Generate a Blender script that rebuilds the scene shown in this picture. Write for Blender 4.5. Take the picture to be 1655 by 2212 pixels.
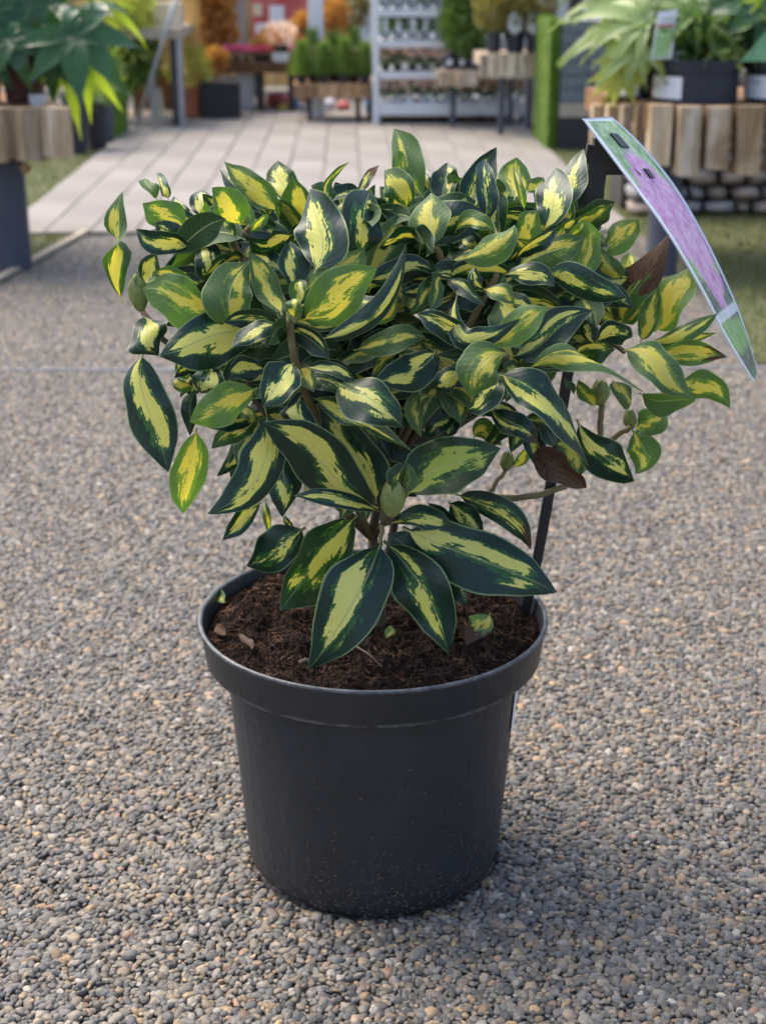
import bpy, bmesh, math, random
import numpy as np
from mathutils import Vector, Matrix, noise as mnoise
random.seed(7); np.random.seed(7)
R = math.radians
scene = bpy.context.scene
for o in list(bpy.data.objects): bpy.data.objects.remove(o)
col = scene.collection

# ------------------------------------------------------------------ camera
F = 3250.0                      # focal length in pixels of a 1655 x 2212 picture
PW, PH = 1655.0, 2212.0
PITCH = math.atan(1202 / F); YAW = math.atan(82 * math.cos(PITCH) / F)
CAM = Vector((-0.0195, -1.18526, 0.76302))
cd = bpy.data.cameras.new('camera'); cam = bpy.data.objects.new('camera', cd); col.objects.link(cam)
cam.location = CAM; cam.rotation_euler = (math.pi/2 - PITCH, 0, -YAW)
cd.sensor_fit = 'VERTICAL'; cd.sensor_height = 36.0; cd.sensor_width = 27.0
cd.lens = 36.0 * F / PH; cd.clip_start = 0.05; cd.clip_end = 3000
cd.dof.use_dof = True; cd.dof.focus_distance = 1.11; cd.dof.aperture_fstop = 8.6
scene.camera = cam
# ------------------------------------------------------------------ light
SUN_EL, SUN_AZ = 56.0, -52.0       # degrees; azimuth from +Y towards +X (soft light from behind the plant)
w = bpy.data.worlds.new('World'); scene.world = w; w.use_nodes = True
nt = w.node_tree; bg = nt.nodes['Background']
sky = nt.nodes.new('ShaderNodeTexSky'); sky.sky_type = 'NISHITA'; sky.sun_disc = False
sky.sun_elevation = R(SUN_EL); sky.sun_rotation = R(SUN_AZ)
sky.air_density = 0.8; sky.dust_density = 4.0; sky.ozone_density = 0.6
nt.links.new(sky.outputs[0], bg.inputs[0]); bg.inputs[1].default_value = 0.15
sd = bpy.data.lights.new('sun', 'SUN'); sd.energy = 1.15; sd.angle = R(55); sd.color = (1.0, 0.93, 0.82)
so = bpy.data.objects.new('sun', sd); col.objects.link(so)
sv = Vector((math.sin(R(SUN_AZ))*math.cos(R(SUN_EL)), math.cos(R(SUN_AZ))*math.cos(R(SUN_EL)), math.sin(R(SUN_EL))))
so.rotation_euler = sv.to_track_quat('Z', 'Y').to_euler(); so.location = (0, 3, 6)
vs = scene.view_settings; vs.view_transform = 'Standard'; vs.look = 'None'; vs.exposure = 1.40; vs.gamma = 1
vs.use_curve_mapping = False
scene.render.engine = 'CYCLES'

# ------------------------------------------------------------------ pixel helpers (1655 x 2212 picture)
FW = Vector((math.sin(YAW)*math.cos(PITCH), math.cos(YAW)*math.cos(PITCH), -math.sin(PITCH)))
RT = Vector((math.cos(YAW), -math.sin(YAW), 0)); UP = RT.cross(FW)
def ray(px, py): return FW*F + RT*(px - PW/2) + UP*(PH/2 - py)
def P(px, py, Y):               # point of the ray at world depth Y
    d = ray(px, py); return CAM + d*((Y - CAM.y)/d.y)
def G(px, py, z=0.0):           # point of the ray at height z
    d = ray(px, py); return CAM + d*((z - CAM.z)/d.z)
def depth(p): return (p - CAM).dot(FW)
S2D = 1655.0/2146.0

# ------------------------------------------------------------------ object helpers
def tag(o, label=None, cat=None, group=None, kind=None):
    if label: o['label'] = label
    if cat: o['category'] = cat
    if group: o['group'] = group
    if kind: o['kind'] = kind
    return o
def empty(name, loc, label=None, cat=None, group=None, rz=0):
    o = bpy.data.objects.new(name, None); col.objects.link(o); o.location = loc; o.rotation_euler = (0, 0, rz)
    o.empty_display_size = 0.05
    return tag(o, label, cat, group)
def link(name, me, parent=None, loc=None):
    o = bpy.data.objects.new(name, me); col.objects.link(o)
    if parent is not None:
        o.parent = parent
        M = Matrix.LocRotScale(parent.location, parent.rotation_euler, None) if parent.parent is None else Matrix.Identity(4)
        o.matrix_parent_inverse = M.inverted()      # children are built in world coordinates
    if loc is not None: o.location = loc
    return o
def mesh(name, v, f, mat=None, smooth=False, uv=None):
    me = bpy.data.meshes.new(name); me.from_pydata([tuple(p) for p in v], [], f)
    if mat: me.materials.append(mat)
    if smooth: me.polygons.foreach_set('use_smooth', [True]*len(me.polygons))
    if uv is not None:
        l = me.uv_layers.new(name='UVMap')
        idx = np.empty(len(me.loops), dtype=np.int32); me.loops.foreach_get('vertex_index', idx)
        l.data.foreach_set('uv', np.asarray(uv, dtype=np.float32)[idx].ravel())
    me.update(); return me
def mobj(name, v, f, mat, parent=None, smooth=False, uv=None):
    return link(name, mesh(name, v, f, mat, smooth, uv), parent)
class MB:                       # collects shapes into one mesh
    def __init__(s): s.v = []; s.f = []
    def add(s, v, f):
        n = len(s.v); s.v += [Vector(p) for p in v]; s.f += [tuple(i+n for i in q) for q in f]
    def box(s, a, b, c=0.0):    # box between two corners, c = chamfer of the vertical edges
        (x0,y0,z0),(x1,y1,z1) = a,b
        if c:
            pts=[(x0+c,y0),(x1-c,y0),(x1,y0+c),(x1,y1-c),(x1-c,y1),(x0+c,y1),(x0,y1-c),(x0,y0+c)]
        else: pts=[(x0,y0),(x1,y0),(x1,y1),(x0,y1)]
        n=len(pts); v=[(x,y,z0) for x,y in pts]+[(x,y,z1) for x,y in pts]
        s.add(v,[tuple(range(n-1,-1,-1)),tuple(range(n,2*n))]+[(i,(i+1)%n,n+(i+1)%n,n+i) for i in range(n)])
    def tube(s, pts, rad, n=8, cap=True):
        pts=[Vector(p) for p in pts]; k=len(pts)
        if not hasattr(rad,'__len__'): rad=[rad]*k
        v=[]; u=None
        for i,p in enumerate(pts):
            t=(pts[min(i+1,k-1)]-pts[max(i-1,0)]).normalized()
            if u is None: u=t.orthogonal().normalized()
            u=(u-t*u.dot(t)).normalized(); q=t.cross(u)
            for j in range(n):
                a=2*math.pi*j/n; v.append(p+(u*math.cos(a)+q*math.sin(a))*rad[i])
        f=[(i*n+j,i*n+(j+1)%n,(i+1)*n+(j+1)%n,(i+1)*n+j) for i in range(k-1) for j in range(n)]
        if cap: f+=[tuple(range(n-1,-1,-1)),tuple(range((k-1)*n,k*n))]
        s.add(v,f)
    def lathe(s, prof, c=(0,0,0), n=48):
        v=[(c[0]+r*math.cos(2*math.pi*j/n),c[1]+r*math.sin(2*math.pi*j/n),c[2]+z) for r,z in prof for j in range(n)]
        k=len(prof)
        s.add(v,[(i*n+j,i*n+(j+1)%n,(i+1)*n+(j+1)%n,(i+1)*n+j) for i in range(k-1) for j in range(n)])
    def build(s, name, mat, parent=None, smooth=False): return mobj(name,s.v,s.f,mat,parent,smooth)
def smooth_by_angle(o, deg=35):
    me=o.data; me.polygons.foreach_set('use_smooth',[True]*len(me.polygons))
    bm=bmesh.new(); bm.from_mesh(me)
    for e in bm.edges:
        if len(e.link_faces)==2 and e.calc_face_angle(0)>R(deg): e.smooth=False
    bm.to_mesh(me); bm.free(); return o
def rect_box(name, x0,y0,x1,y1,Y,dep,mat,parent=None,to_ground=False,c=0.0):   # front face from picture corners at depth Y
    a=P(x0,y1,Y); b=P(x1,y0,Y); m=MB(); m.box((a.x,Y,0.0 if to_ground else a.z),(b.x,Y+dep,b.z),c)
    return m.build(name,mat,parent)

# ------------------------------------------------------------------ materials
class NT:
    def __init__(s, name):
        s.m=bpy.data.materials.new(name); s.m.use_nodes=True; s.t=s.m.node_tree; s.n=s.t.nodes
        s.b=s.n['Principled BSDF']; s.out=s.n['Material Output']
    def new(s,t,**k):
        x=s.n.new(t)
        for a,b in k.items(): setattr(x,a,b)
        return x
    def set(s,sock,val):
        if isinstance(val,(int,float)): sock.default_value=val
        elif isinstance(val,(tuple,list)):
            n=len(sock.default_value); sock.default_value=tuple(val)[:n] if len(val)>=n else tuple(val)+(1,)
        else: s.t.links.new(val,sock)
    def math(s,op,a,b=0.0,c=None,clamp=False):
        x=s.new('ShaderNodeMath',operation=op,use_clamp=clamp); s.set(x.inputs[0],a); s.set(x.inputs[1],b)
        if c is not None: s.set(x.inputs[2],c)
        return x.outputs[0]
    def mix(s,f,a,b,mode='MIX'):
        x=s.new('ShaderNodeMix',data_type='RGBA',blend_type=mode); s.set(x.inputs[0],f); s.set(x.inputs[6],a); s.set(x.inputs[7],b); return x.outputs[2]
    def noise(s,vec=None,scale=5,detail=2,rough=.5,dim='3D'):
        x=s.new('ShaderNodeTexNoise',noise_dimensions=dim)
        if vec is not None: s.set(x.inputs['Vector'],vec)
        x.inputs['Scale'].default_value=scale; x.inputs['Detail'].default_value=detail; x.inputs['Roughness'].default_value=rough
        return x.outputs[0]
    def xyz(s,x,y,z):
        c=s.new('ShaderNodeCombineXYZ'); s.set(c.inputs[0],x); s.set(c.inputs[1],y); s.set(c.inputs[2],z); return c.outputs[0]
    def step(s,val,a,b,lo=0.0,hi=1.0):
        x=s.new('ShaderNodeMapRange'); x.clamp=True; s.set(x.inputs[0],val); x.inputs[1].default_value=a; x.inputs[2].default_value=b; x.inputs[3].default_value=lo; x.inputs[4].default_value=hi; return x.outputs[0]
    def ramp(s,f,stops,interp='LINEAR'):
        x=s.new('ShaderNodeValToRGB'); s.set(x.inputs[0],f); e=x.color_ramp.elements; x.color_ramp.interpolation=interp
        while len(e)<len(stops): e.new(.5)
        for q,(p,c) in zip(e,stops): q.position=p; q.color=tuple(c)+(1,)
        return x.outputs[0]
    def coord(s,k='Object'): return s.new('ShaderNodeTexCoord').outputs[k]
    def bump(s,h,strength=.3,dist=.01):
        x=s.new('ShaderNodeBump'); x.inputs['Strength'].default_value=strength; x.inputs['Distance'].default_value=dist; s.set(x.inputs['Height'],h); s.set(s.b.inputs['Normal'],x.outputs[0]); return x.outputs[0]
    def color(s,c): s.set(s.b.inputs['Base Color'],c)
    def rough(s,r): s.set(s.b.inputs['Roughness'],r)
def plain(name,c1,c2=None,scale=20,rough=.6,bump=0,bdist=.003,spec=.4,stretch=None,metal=0):
    m=NT(name); v=m.coord()
    if stretch:
        mp=m.new('ShaderNodeMapping'); mp.inputs['Scale'].default_value=stretch; m.set(mp.inputs[0],v); v=mp.outputs[0]
    n=m.noise(v,scale,4,.6)
    c2=c2 or tuple(x*.7 for x in c1)
    m.color(m.mix(m.step(n,.3,.7),c1,c2)); m.rough(rough); m.b.inputs['Specular IOR Level'].default_value=spec; m.b.inputs['Metallic'].default_value=metal
    if bump: m.bump(n,bump,bdist)
    return m.m
def foliage_mat(name,c1,c2,trans=.35,rough=.5):
    m=NT(name); oi=m.new('ShaderNodeObjectInfo'); n=m.noise(m.coord(),35,2)
    c=m.mix(m.step(n,.3,.7),c1,c2); m.color(c); m.rough(rough)
    tr=m.new('ShaderNodeBsdfTranslucent'); m.set(tr.inputs[0],m.mix(1.0,c,(1.6,1.6,.9),'MULTIPLY'))
    mx=m.new('ShaderNodeMixShader'); mx.inputs[0].default_value=trans
    m.t.links.new(m.b.outputs[0],mx.inputs[1]); m.t.links.new(tr.outputs[0],mx.inputs[2]); m.t.links.new(mx.outputs[0],m.out.inputs[0])
    return m.m
def mat_leaf():
    m=NT('variegated_leaf'); uv=m.new('ShaderNodeSeparateXYZ'); m.set(uv.inputs[0],m.coord('UV'))
    s=uv.outputs[0]; v=m.math('MULTIPLY_ADD',uv.outputs[1],2.0,-1.0); av=m.math('ABSOLUTE',v)
    ad_=m.new('ShaderNodeAttribute',attribute_name='leafdata'); as_=m.new('ShaderNodeAttribute',attribute_name='leafseed'); rnd=as_.outputs['Fac']; seed=m.math('MULTIPLY',rnd,91.7)
    sc=m.new('ShaderNodeSeparateColor'); m.set(sc.inputs[0],ad_.outputs['Color'])
    splash,tone,lime=sc.outputs[0],sc.outputs[1],sc.outputs[2]; brown=m.math('SUBTRACT',1.0,ad_.outputs['Alpha'])
    q=m.math('MULTIPLY_ADD',av,-0.22,s)                       # constant along a side vein
    nl=m.noise(m.xyz(m.math('MULTIPLY',s,3.0),m.math('MULTIPLY',v,2.6),seed),1.0,2,.55)
    nm=m.noise(m.xyz(m.math('MULTIPLY',s,3.6),m.math('MULTIPLY',v,6.0),m.math('ADD',seed,31.0)),1.0,2,.6)
    nq=m.noise(m.xyz(m.math('MULTIPLY',q,30.0),m.math('MULTIPLY',v,3.5),m.math('ADD',seed,57.0)),1.0,3,.7)
    shape=m.math('MULTIPLY',m.math('POWER',m.math('SUBTRACT',1.03,s),.55),m.step(s,.02,.38,.42,1.0))
    cen=m.math('MULTIPLY_ADD',m.noise(m.xyz(m.math('MULTIPLY',s,1.3),m.math('ADD',seed,3.0),0.0),1.0,1,.5),2.4,-1.2)
    wvn=m.math('MULTIPLY_ADD',m.noise(m.xyz(m.math('MULTIPLY',s,2.4),m.math('ADD',seed,19.0),4.0),1.0,1,.5),2.6,-.5)
    wvn=m.math('MULTIPLY',m.math('MULTIPLY',m.math('MULTIPLY_ADD',splash,.85,-.06),shape),wvn)
    fld=m.math('SUBTRACT',wvn,m.math('ABSOLUTE',m.math('SUBTRACT',v,cen)))
    fld=m.math('ADD',fld,m.math('MULTIPLY_ADD',nl,1.5,-.70))
    fld=m.math('ADD',fld,m.math('MULTIPLY_ADD',nm,1.0,-.47))
    fld=m.math('ADD',fld,m.math('MULTIPLY_ADD',nq,.66,-.33))
    fld=m.math('SUBTRACT',fld,m.step(av,.55,.92,0,1.1))
    fld=m.math('SUBTRACT',fld,m.step(s,.8,.97,0,.7))
    fld=m.math('SUBTRACT',fld,m.step(splash,.02,.12,1.0,0.0))
    yel=m.step(fld,-.012,.012); nz=m.noise(m.xyz(m.math('MULTIPLY',q,14.0),m.math('MULTIPLY',v,6.0),m.math('ADD',seed,11.0)),1.0,3,.6)
    mid=m.math('MULTIPLY',m.step(m.math('ADD',fld,m.math('MULTIPLY_ADD',nz,.5,-.25)),-.27,-.23),.85)
    back=m.new('ShaderNodeNewGeometry').outputs['Backfacing']
    # side veins and midrib
    vein=m.math('PINGPONG',m.math('MULTIPLY',q,11.0),.5)
    vein=m.math('MULTIPLY',m.step(vein,.0,.05,1,0),m.step(av,.75,.95,1,0))
    rib=m.step(av,.02,.055,1,0); edge=m.step(av,.93,.975)
    fine=m.noise(m.xyz(m.math('MULTIPLY',s,40.0),m.math('MULTIPLY',v,18.0),seed),1.0,3,.6)
    green=m.mix(tone,(.0060,.0275,.0165),(.050,.125,.030)); green=m.mix(m.math('MULTIPLY',fine,.35),green,(.008,.030,.020))
    midc=m.mix(tone,(.022,.095,.020),(.11,.23,.03))
    yelc=m.mix(lime,(.64,.605,.105),(.28,.45,.05)); yelc=m.mix(m.math('MULTIPLY',m.math('FRACT',m.math('MULTIPLY',rnd,7.13)),.38),yelc,(.62,.63,.28)); yelc=m.mix(m.math('MULTIPLY',m.step(fine,.45,.75),.7),yelc,(.53,.52,.10))
    top=m.mix(yel,m.mix(mid,green,midc),yelc)
    top=m.mix(m.math('MULTIPLY',rib,m.math('MULTIPLY_ADD',yel,.25,.4)),top,(.42,.46,.16))
    top=m.mix(m.math('MULTIPLY',vein,m.math('MULTIPLY',yel,.16)),top,(.45,.48,.14)); top=m.mix(m.math('MULTIPLY',edge,.7),top,(.30,.42,.17))
    ugreen=m.mix(tone,(.035,.082,.026),(.105,.19,.058)); umid=m.mix(tone,(.12,.20,.03),(.24,.34,.06))
    und=m.mix(yel,m.mix(mid,ugreen,umid),(.58,.52,.085))
    und=m.mix(m.math('MULTIPLY',rib,.8),und,(.5,.5,.2)); und=m.mix(m.math('MULTIPLY',vein,.2),und,(.55,.55,.18)); und=m.mix(m.math('MULTIPLY',edge,.6),und,(.36,.45,.2))
    c=m.mix(back,top,und)
    spk=m.new('ShaderNodeTexVoronoi'); spk.inputs['Scale'].default_value=1.0; m.set(spk.inputs['Vector'],m.xyz(m.math('MULTIPLY',s,26.0),m.math('MULTIPLY',v,9.0),seed))
    spm=m.math('MULTIPLY',m.step(spk.outputs['Distance'],.07,.1,1,0),m.step(nl,.56,.6))
    c=m.mix(m.math('MULTIPLY',spm,.8),c,(.03,.025,.012))
    bn=m.math('ADD',s,m.math('MULTIPLY_ADD',nl,.9,-.45)); bf=m.math('MULTIPLY',m.step(m.math('ADD',bn,m.math('MULTIPLY',brown,1.25)),1.0,1.03),m.step(brown,.01,.03))
    bcol=m.mix(m.step(m.math('ADD',m.math('MULTIPLY',fine,.5),m.math('MULTIPLY',nz,.5)),.35,.65),(.038,.022,.018),(.16,.095,.055)); bcol=m.mix(m.math('MULTIPLY',m.math('ADD',vein,rib,None,True),.5),bcol,(.20,.13,.08)); c=m.mix(bf,c,bcol)
    m.color(c); m.rough(m.math('MULTIPLY_ADD',back,.22,m.math('MULTIPLY_ADD',nz,.16,.29))); m.set(m.b.inputs['Specular IOR Level'],m.math('MULTIPLY_ADD',bf,-.3,.46))
    quilt=m.math('MULTIPLY',m.math('POWER',m.math('MULTIPLY',m.math('PINGPONG',m.math('MULTIPLY',q,11.0),.5),2.0),.5),.28)
    h=m.math('SUBTRACT',m.math('ADD',quilt,m.math('MULTIPLY',fine,.35)),m.math('ADD',m.math('MULTIPLY',m.math('MULTIPLY',vein,back),.7),rib)); h=m.math('MULTIPLY',h,m.math('MULTIPLY_ADD',back,-2.0,1.0))
    m.bump(h,.30,.0011)
    tr=m.new('ShaderNodeBsdfTranslucent'); m.set(tr.inputs[0],m.mix(1.0,m.mix(bf,m.mix(yel,m.mix(mid,m.mix(tone,(.006,.026,.005),(.16,.34,.03)),m.mix(tone,(.05,.16,.012),(.22,.42,.03))),(.75,.64,.06)),(.05,.02,.01)),(1.25,1.25,1.0),'MULTIPLY'))
    mx=m.new('ShaderNodeMixShader'); m.set(mx.inputs[0],m.math('MULTIPLY_ADD',tone,.30,.16))
    m.t.links.new(m.b.outputs[0],mx.inputs[1]); m.t.links.new(tr.outputs[0],mx.inputs[2]); m.t.links.new(mx.outputs[0],m.out.inputs[0])
    return m.m
LEAF=mat_leaf()
def mat_pot():
    m=NT('black_plastic'); v=m.coord(); n=m.noise(v,9,5,.6); mp=m.new('ShaderNodeMapping'); mp.inputs['Scale'].default_value=(90,90,7); m.set(mp.inputs[0],v)
    st=m.noise(mp.outputs[0],1,4,.65); z=m.new('ShaderNodeSeparateXYZ'); m.set(z.inputs[0],v)
    c=m.mix(m.step(n,.3,.75),(.015,.018,.0225),(.027,.031,.037))
    c=m.mix(m.math('MULTIPLY',m.step(st,.52,.78),.35),c,(.04,.042,.046))
    sp=m.noise(v,420,2,.5); c=m.mix(m.math('MULTIPLY',m.step(sp,.70,.74),.5),c,(.12,.115,.10))
    sp2=m.noise(v,160,3,.6); low=m.step(m.math('ADD',z.outputs[2],m.math('MULTIPLY_ADD',n,.10,-.05)),.075,.0)
    c=m.mix(m.math('MULTIPLY',m.step(sp2,.60,.66),m.math('MULTIPLY',low,.8)),c,(.10,.075,.05))
    ed=m.math('ABSOLUTE',m.math('SUBTRACT',z.outputs[2],.1990)); sc_=m.noise(v,55,4,.7); scuff_highlight=m.math('MULTIPLY',m.step(ed,.0008,.0030,1,0),m.step(sc_,.40,.60))  # scuffs plus a painted edge highlight along the band's lower edge
    c=m.mix(m.math('MULTIPLY',scuff_highlight,.75),c,(.13,.135,.14)); e2=m.step(z.outputs[2],.2300,.2318); c=m.mix(m.math('MULTIPLY',e2,m.math('MULTIPLY',m.step(sc_,.3,.65),.8)),c,(.17,.175,.18))
    mp2=m.new('ShaderNodeMapping'); mp2.inputs['Scale'].default_value=(14,14,160); m.set(mp2.inputs[0],v); sw=m.noise(mp2.outputs[0],1,4,.7); c=m.mix(m.math('MULTIPLY',m.math('MULTIPLY',m.step(sw,.66,.70),m.step(z.outputs[2],.196,.199)),.45),c,(.12,.125,.13))
    m.color(c); m.rough(m.math('MULTIPLY_ADD',n,.25,.34)); m.b.inputs['Specular IOR Level'].default_value=.42
    m.bump(m.math('ADD',m.math('MULTIPLY',m.noise(v,130,3),.9),st),.55,.0014); return m.m
POT=mat_pot()
def mat_pebble():
    m=NT('pebble'); a=m.new('ShaderNodeAttribute',attribute_type='INSTANCER',attribute_name='tint')
    v=m.coord(); ra=m.new('ShaderNodeAttribute',attribute_type='INSTANCER',attribute_name='rnd')
    ad=m.new('ShaderNodeVectorMath',operation='ADD'); m.set(ad.inputs[0],v); m.set(ad.inputs[1],m.xyz(m.math('MULTIPLY',ra.outputs['Fac'],77.0),0.0,0.0))
    n=m.noise(ad.outputs[0],2.3,4,.65); n2=m.noise(ad.outputs[0],9,3,.6)
    c=m.mix(1.0,a.outputs['Color'],m.ramp(m.math('ADD',m.math('MULTIPLY',n,.7),m.math('MULTIPLY',n2,.3)),[(.3,(.55,.56,.58)),(.5,(1,1,1)),(.72,(1.4,1.32,1.2))]),'MULTIPLY')
    m.color(c); m.rough(.55); m.b.inputs['Specular IOR Level'].default_value=.45; m.bump(n2,.25,.05); return m.m
PEB=mat_pebble()
def mat_gravel_far():
    m=NT('gravel_bed'); v=m.coord(); vo=m.new('ShaderNodeTexVoronoi'); vo.inputs['Scale'].default_value=165; m.set(vo.inputs['Vector'],v)
    h=m.new('ShaderNodeSeparateColor'); m.set(h.inputs[0],vo.outputs['Color'])
    c=m.ramp(h.outputs[0],[(0,(.10,.10,.10)),(.3,(.19,.175,.16)),(.55,(.30,.26,.215)),(.8,(.245,.235,.225)),(1,(.38,.32,.25))])
    c=m.mix(m.step(vo.outputs['Distance'],.25,.62),c,(.05,.048,.045)); c=m.mix(m.math('MULTIPLY',m.step(m.noise(v,1.1,3),.35,.7),.25),c,(.30,.27,.24))
    m.color(c); m.rough(.7); m.bump(m.math('SUBTRACT',1.0,vo.outputs['Distance']),.7,.004); return m.m
GRAV=mat_gravel_far()
def mat_soil():
    m=NT('peat_soil'); v=m.coord(); n=m.noise(v,150,6,.75); n2=m.noise(v,30,4,.6)
    c=m.ramp(n,[(.32,(.004,.003,.002)),(.5,(.016,.010,.007)),(.74,(.065,.036,.022))]); c=m.mix(m.math('MULTIPLY',m.step(n2,.45,.75),.5),c,(.018,.012,.009))
    m.color(c); m.rough(.95); m.b.inputs['Specular IOR Level'].default_value=.15; m.bump(n,1.0,.004); return m.m
SOIL=mat_soil()
def mat_fibre():
    m=NT('peat_fibre'); n=m.noise(m.coord(),60,2); m.color(m.ramp(n,[(.3,(.016,.009,.006)),(.5,(.050,.026,.016)),(.70,(.17,.095,.056))])); m.rough(.9); m.b.inputs['Specular IOR Level'].default_value=.15; return m.m
FIB=mat_fibre()
DIRT=plain('dried_dirt',(.13,.10,.07),(.07,.052,.036),300,.9)
STEM=plain('green_brown_stem',(.19,.165,.07),(.15,.105,.055),60,.55,.2,.001)
TWIG=plain('brown_twig',(.12,.088,.050),(.075,.052,.034),70,.75,.4,.001)
BUDM=plain('bud_green',(.15,.22,.05),(.10,.15,.035),90,.5,.2,.001)
BUDS=plain('bud_scale',(.25,.31,.09),(.17,.19,.06),120,.55,.2,.001)
STAKE=plain('stake_plastic',(.012,.011,.012),(.02,.018,.018),80,.45,.15,.0006)
WHITE=plain('white_paint',(.72,.74,.75),(.62,.64,.66),4,.5)
PAPER=plain('white_label',(.75,.77,.80),(.70,.72,.76),3,.45)
SMUDGE=plain('grey_print',(.35,.36,.40),(.45,.46,.50),90,.6)
DPOT=plain('dark_pot_plastic',(.022,.027,.040),(.030,.034,.046),8,.45)
POST=plain('grey_post_paint',(.050,.058,.085),(.075,.080,.105),5,.5)
DARKT=plain('dark_timber',(.045,.043,.045),(.070,.062,.058),14,.8,.4,.003,.2,(8,8,1))
def wood(name,c1,c2,c3):
    m=NT(name); v=m.coord(); oi=m.new('ShaderNodeObjectInfo'); mp=m.new('ShaderNodeMapping'); mp.inputs['Scale'].default_value=(16,16,2.2); m.set(mp.inputs[0],v)
    m.set(mp.inputs['Location'],m.xyz(m.math('MULTIPLY',oi.outputs['Random'],40.0),0.0,0.0))
    n=m.noise(mp.outputs[0],1.6,5,.65); n2=m.noise(v,9,3)
    c=m.ramp(n,[(.28,c1),(.5,c2),(.7,c3)]); c=m.mix(m.math('MULTIPLY',m.step(n2,.5,.68),.55),c,c1)
    rr_=m.math('FRACT',m.math('MULTIPLY',oi.outputs['Random'],5.37)); c=m.mix(1.0,c,m.ramp(rr_,[(0,(.55,.50,.46)),(.35,(.95,.80,.62)),(.65,(1.05,1.0,.95)),(1,(1.2,1.08,.9))]),'MULTIPLY'); m.color(c); m.rough(.85); m.b.inputs['Specular IOR Level'].default_value=.2; m.bump(n,.6,.006); return m.m
BARK=wood('weathered_plank',(.17,.105,.055),(.45,.37,.27),(.68,.63,.55))
TAN=wood('tan_plank',(.22,.13,.07),(.42,.29,.18),(.58,.45,.31))
BROWN=wood('brown_board',(.11,.065,.035),(.20,.12,.065),(.28,.18,.10))
PALEW=wood('pale_sawn_plank',(.40,.32,.24),(.58,.52,.44),(.68,.64,.58))
SUNW=wood('sun_tinted_timber',(.42,.26,.09),(.62,.42,.17),(.75,.56,.28))  # warm sunlight of the far left is put into this golden colour
def mat_paver():
    m=NT('concrete_paver'); v=m.coord(); oi=m.new('ShaderNodeObjectInfo'); n=m.noise(v,60,5,.65); n2=m.noise(v,2.2,3)
    c=m.mix(oi.outputs['Random'],(.235,.215,.19),(.28,.257,.228)); c=m.mix(m.math('MULTIPLY',m.step(n,.4,.7),.3),c,(.20,.18,.16)); c=m.mix(m.math('MULTIPLY',m.step(n2,.42,.66),.6),c,(.19,.172,.15))
    m.color(c); m.rough(.85); m.bump(n,.4,.002); return m.m
PAVER=mat_paver()
JOINT=plain('paver_joint_sand',(.22,.20,.176),(.185,.168,.147),40,.95)
GROUND=plain('packed_ground',(.20,.18,.155),(.15,.14,.12),3,.95)
TURFB=plain('turf_backing',(.075,.088,.035),(.10,.105,.045),12,.95)
TURF=foliage_mat('turf_blade',(.10,.135,.036),(.17,.17,.07),.25,.7)
MOSS=foliage_mat('artificial_grass',(.10,.19,.018),(.16,.26,.035),.25,.7)
STONE=plain('field_stone',(.27,.21,.175),(.40,.33,.28),14,.85,.6,.006)
STONEG=plain('grey_field_stone',(.20,.20,.205),(.30,.295,.29),14,.85,.6,.006)
SLATE=plain('slate_block',(.12,.14,.145),(.19,.215,.215),11,.8,.5,.006,.3,(1,1,3))
TERRA=plain('terracotta',(.42,.145,.070),(.34,.115,.06),9,.8)
MAROON=plain('maroon_pot',(.085,.025,.020),(.06,.02,.018),9,.55)
WICKER=plain('dark_wicker',(.022,.021,.023),(.040,.037,.037),120,.7,.6,.004)
STEELM=plain('galvanised_steel',(.42,.44,.46),(.34,.36,.38),12,.4,0,.003,.5,None,.6)
CREAM=plain('cream_panel',(.62,.50,.33),(.70,.60,.43),2,.8)
REDM=plain('red_print',(.42,.055,.05),(.55,.16,.15),14,.6)
BLUEM=plain('blue_plastic',(.055,.14,.33),(.09,.22,.45),10,.5)
YELM=plain('yellow_plastic',(.62,.47,.09),(.5,.38,.08),10,.5)
EDGE=plain('aluminium_strip',(.34,.35,.38),(.28,.29,.32),30,.35,0,.003,.5,None,.4)
EDGEW=plain('edging_board',(.42,.36,.27),(.34,.28,.21),8,.8)
F_DARK=foliage_mat('fatsia_leaf',(.022,.075,.022),(.045,.115,.040),.28,.20)
F_LIME=foliage_mat('young_lime_leaf',(.30,.42,.03),(.40,.50,.05),.5,.4)
F_PALE=foliage_mat('pale_variegated_leaf',(.26,.36,.13),(.42,.50,.24),.4,.4)
F_MID=foliage_mat('mid_green_leaf',(.10,.19,.04),(.19,.28,.075),.35,.5)
F_YEL=foliage_mat('yellow_green_leaf',(.30,.36,.07),(.42,.44,.13),.45,.5)
F_CON=foliage_mat('conifer_needle',(.075,.15,.035),(.13,.21,.06),.25,.6)
F_COP=foliage_mat('copper_leaf',(.40,.19,.055),(.52,.29,.10),.45,.6)
F_OLV=foliage_mat('olive_leaf',(.17,.16,.045),(.26,.22,.075),.35,.6)
PINK=foliage_mat('pink_petal',(.72,.10,.33),(.80,.22,.45),.35,.6)
BLUSH=foliage_mat('blush_petal',(.80,.60,.62),(.86,.74,.75),.35,.6)
REDF=foliage_mat('red_petal',(.42,.035,.10),(.50,.06,.14),.3,.6)
# ================================================================== the setting
def sheet(name, pts, z, mat, kind='structure', label=None):
    o=mobj(name,[(p[0],p[1],z) for p in pts],[tuple(range(len(pts)))],mat); return tag(o,label,None,None,kind)
def gp(*pix): return [G(x,y) for x,y in pix]
tag(sheet('ground',[(-300,-60),(300,-60),(300,600),(-300,600)],-.030,GROUND),None,None,None,'structure')
PX0,PX1,PY0,PY1=-1.04,.83,3.24,7.4
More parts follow.
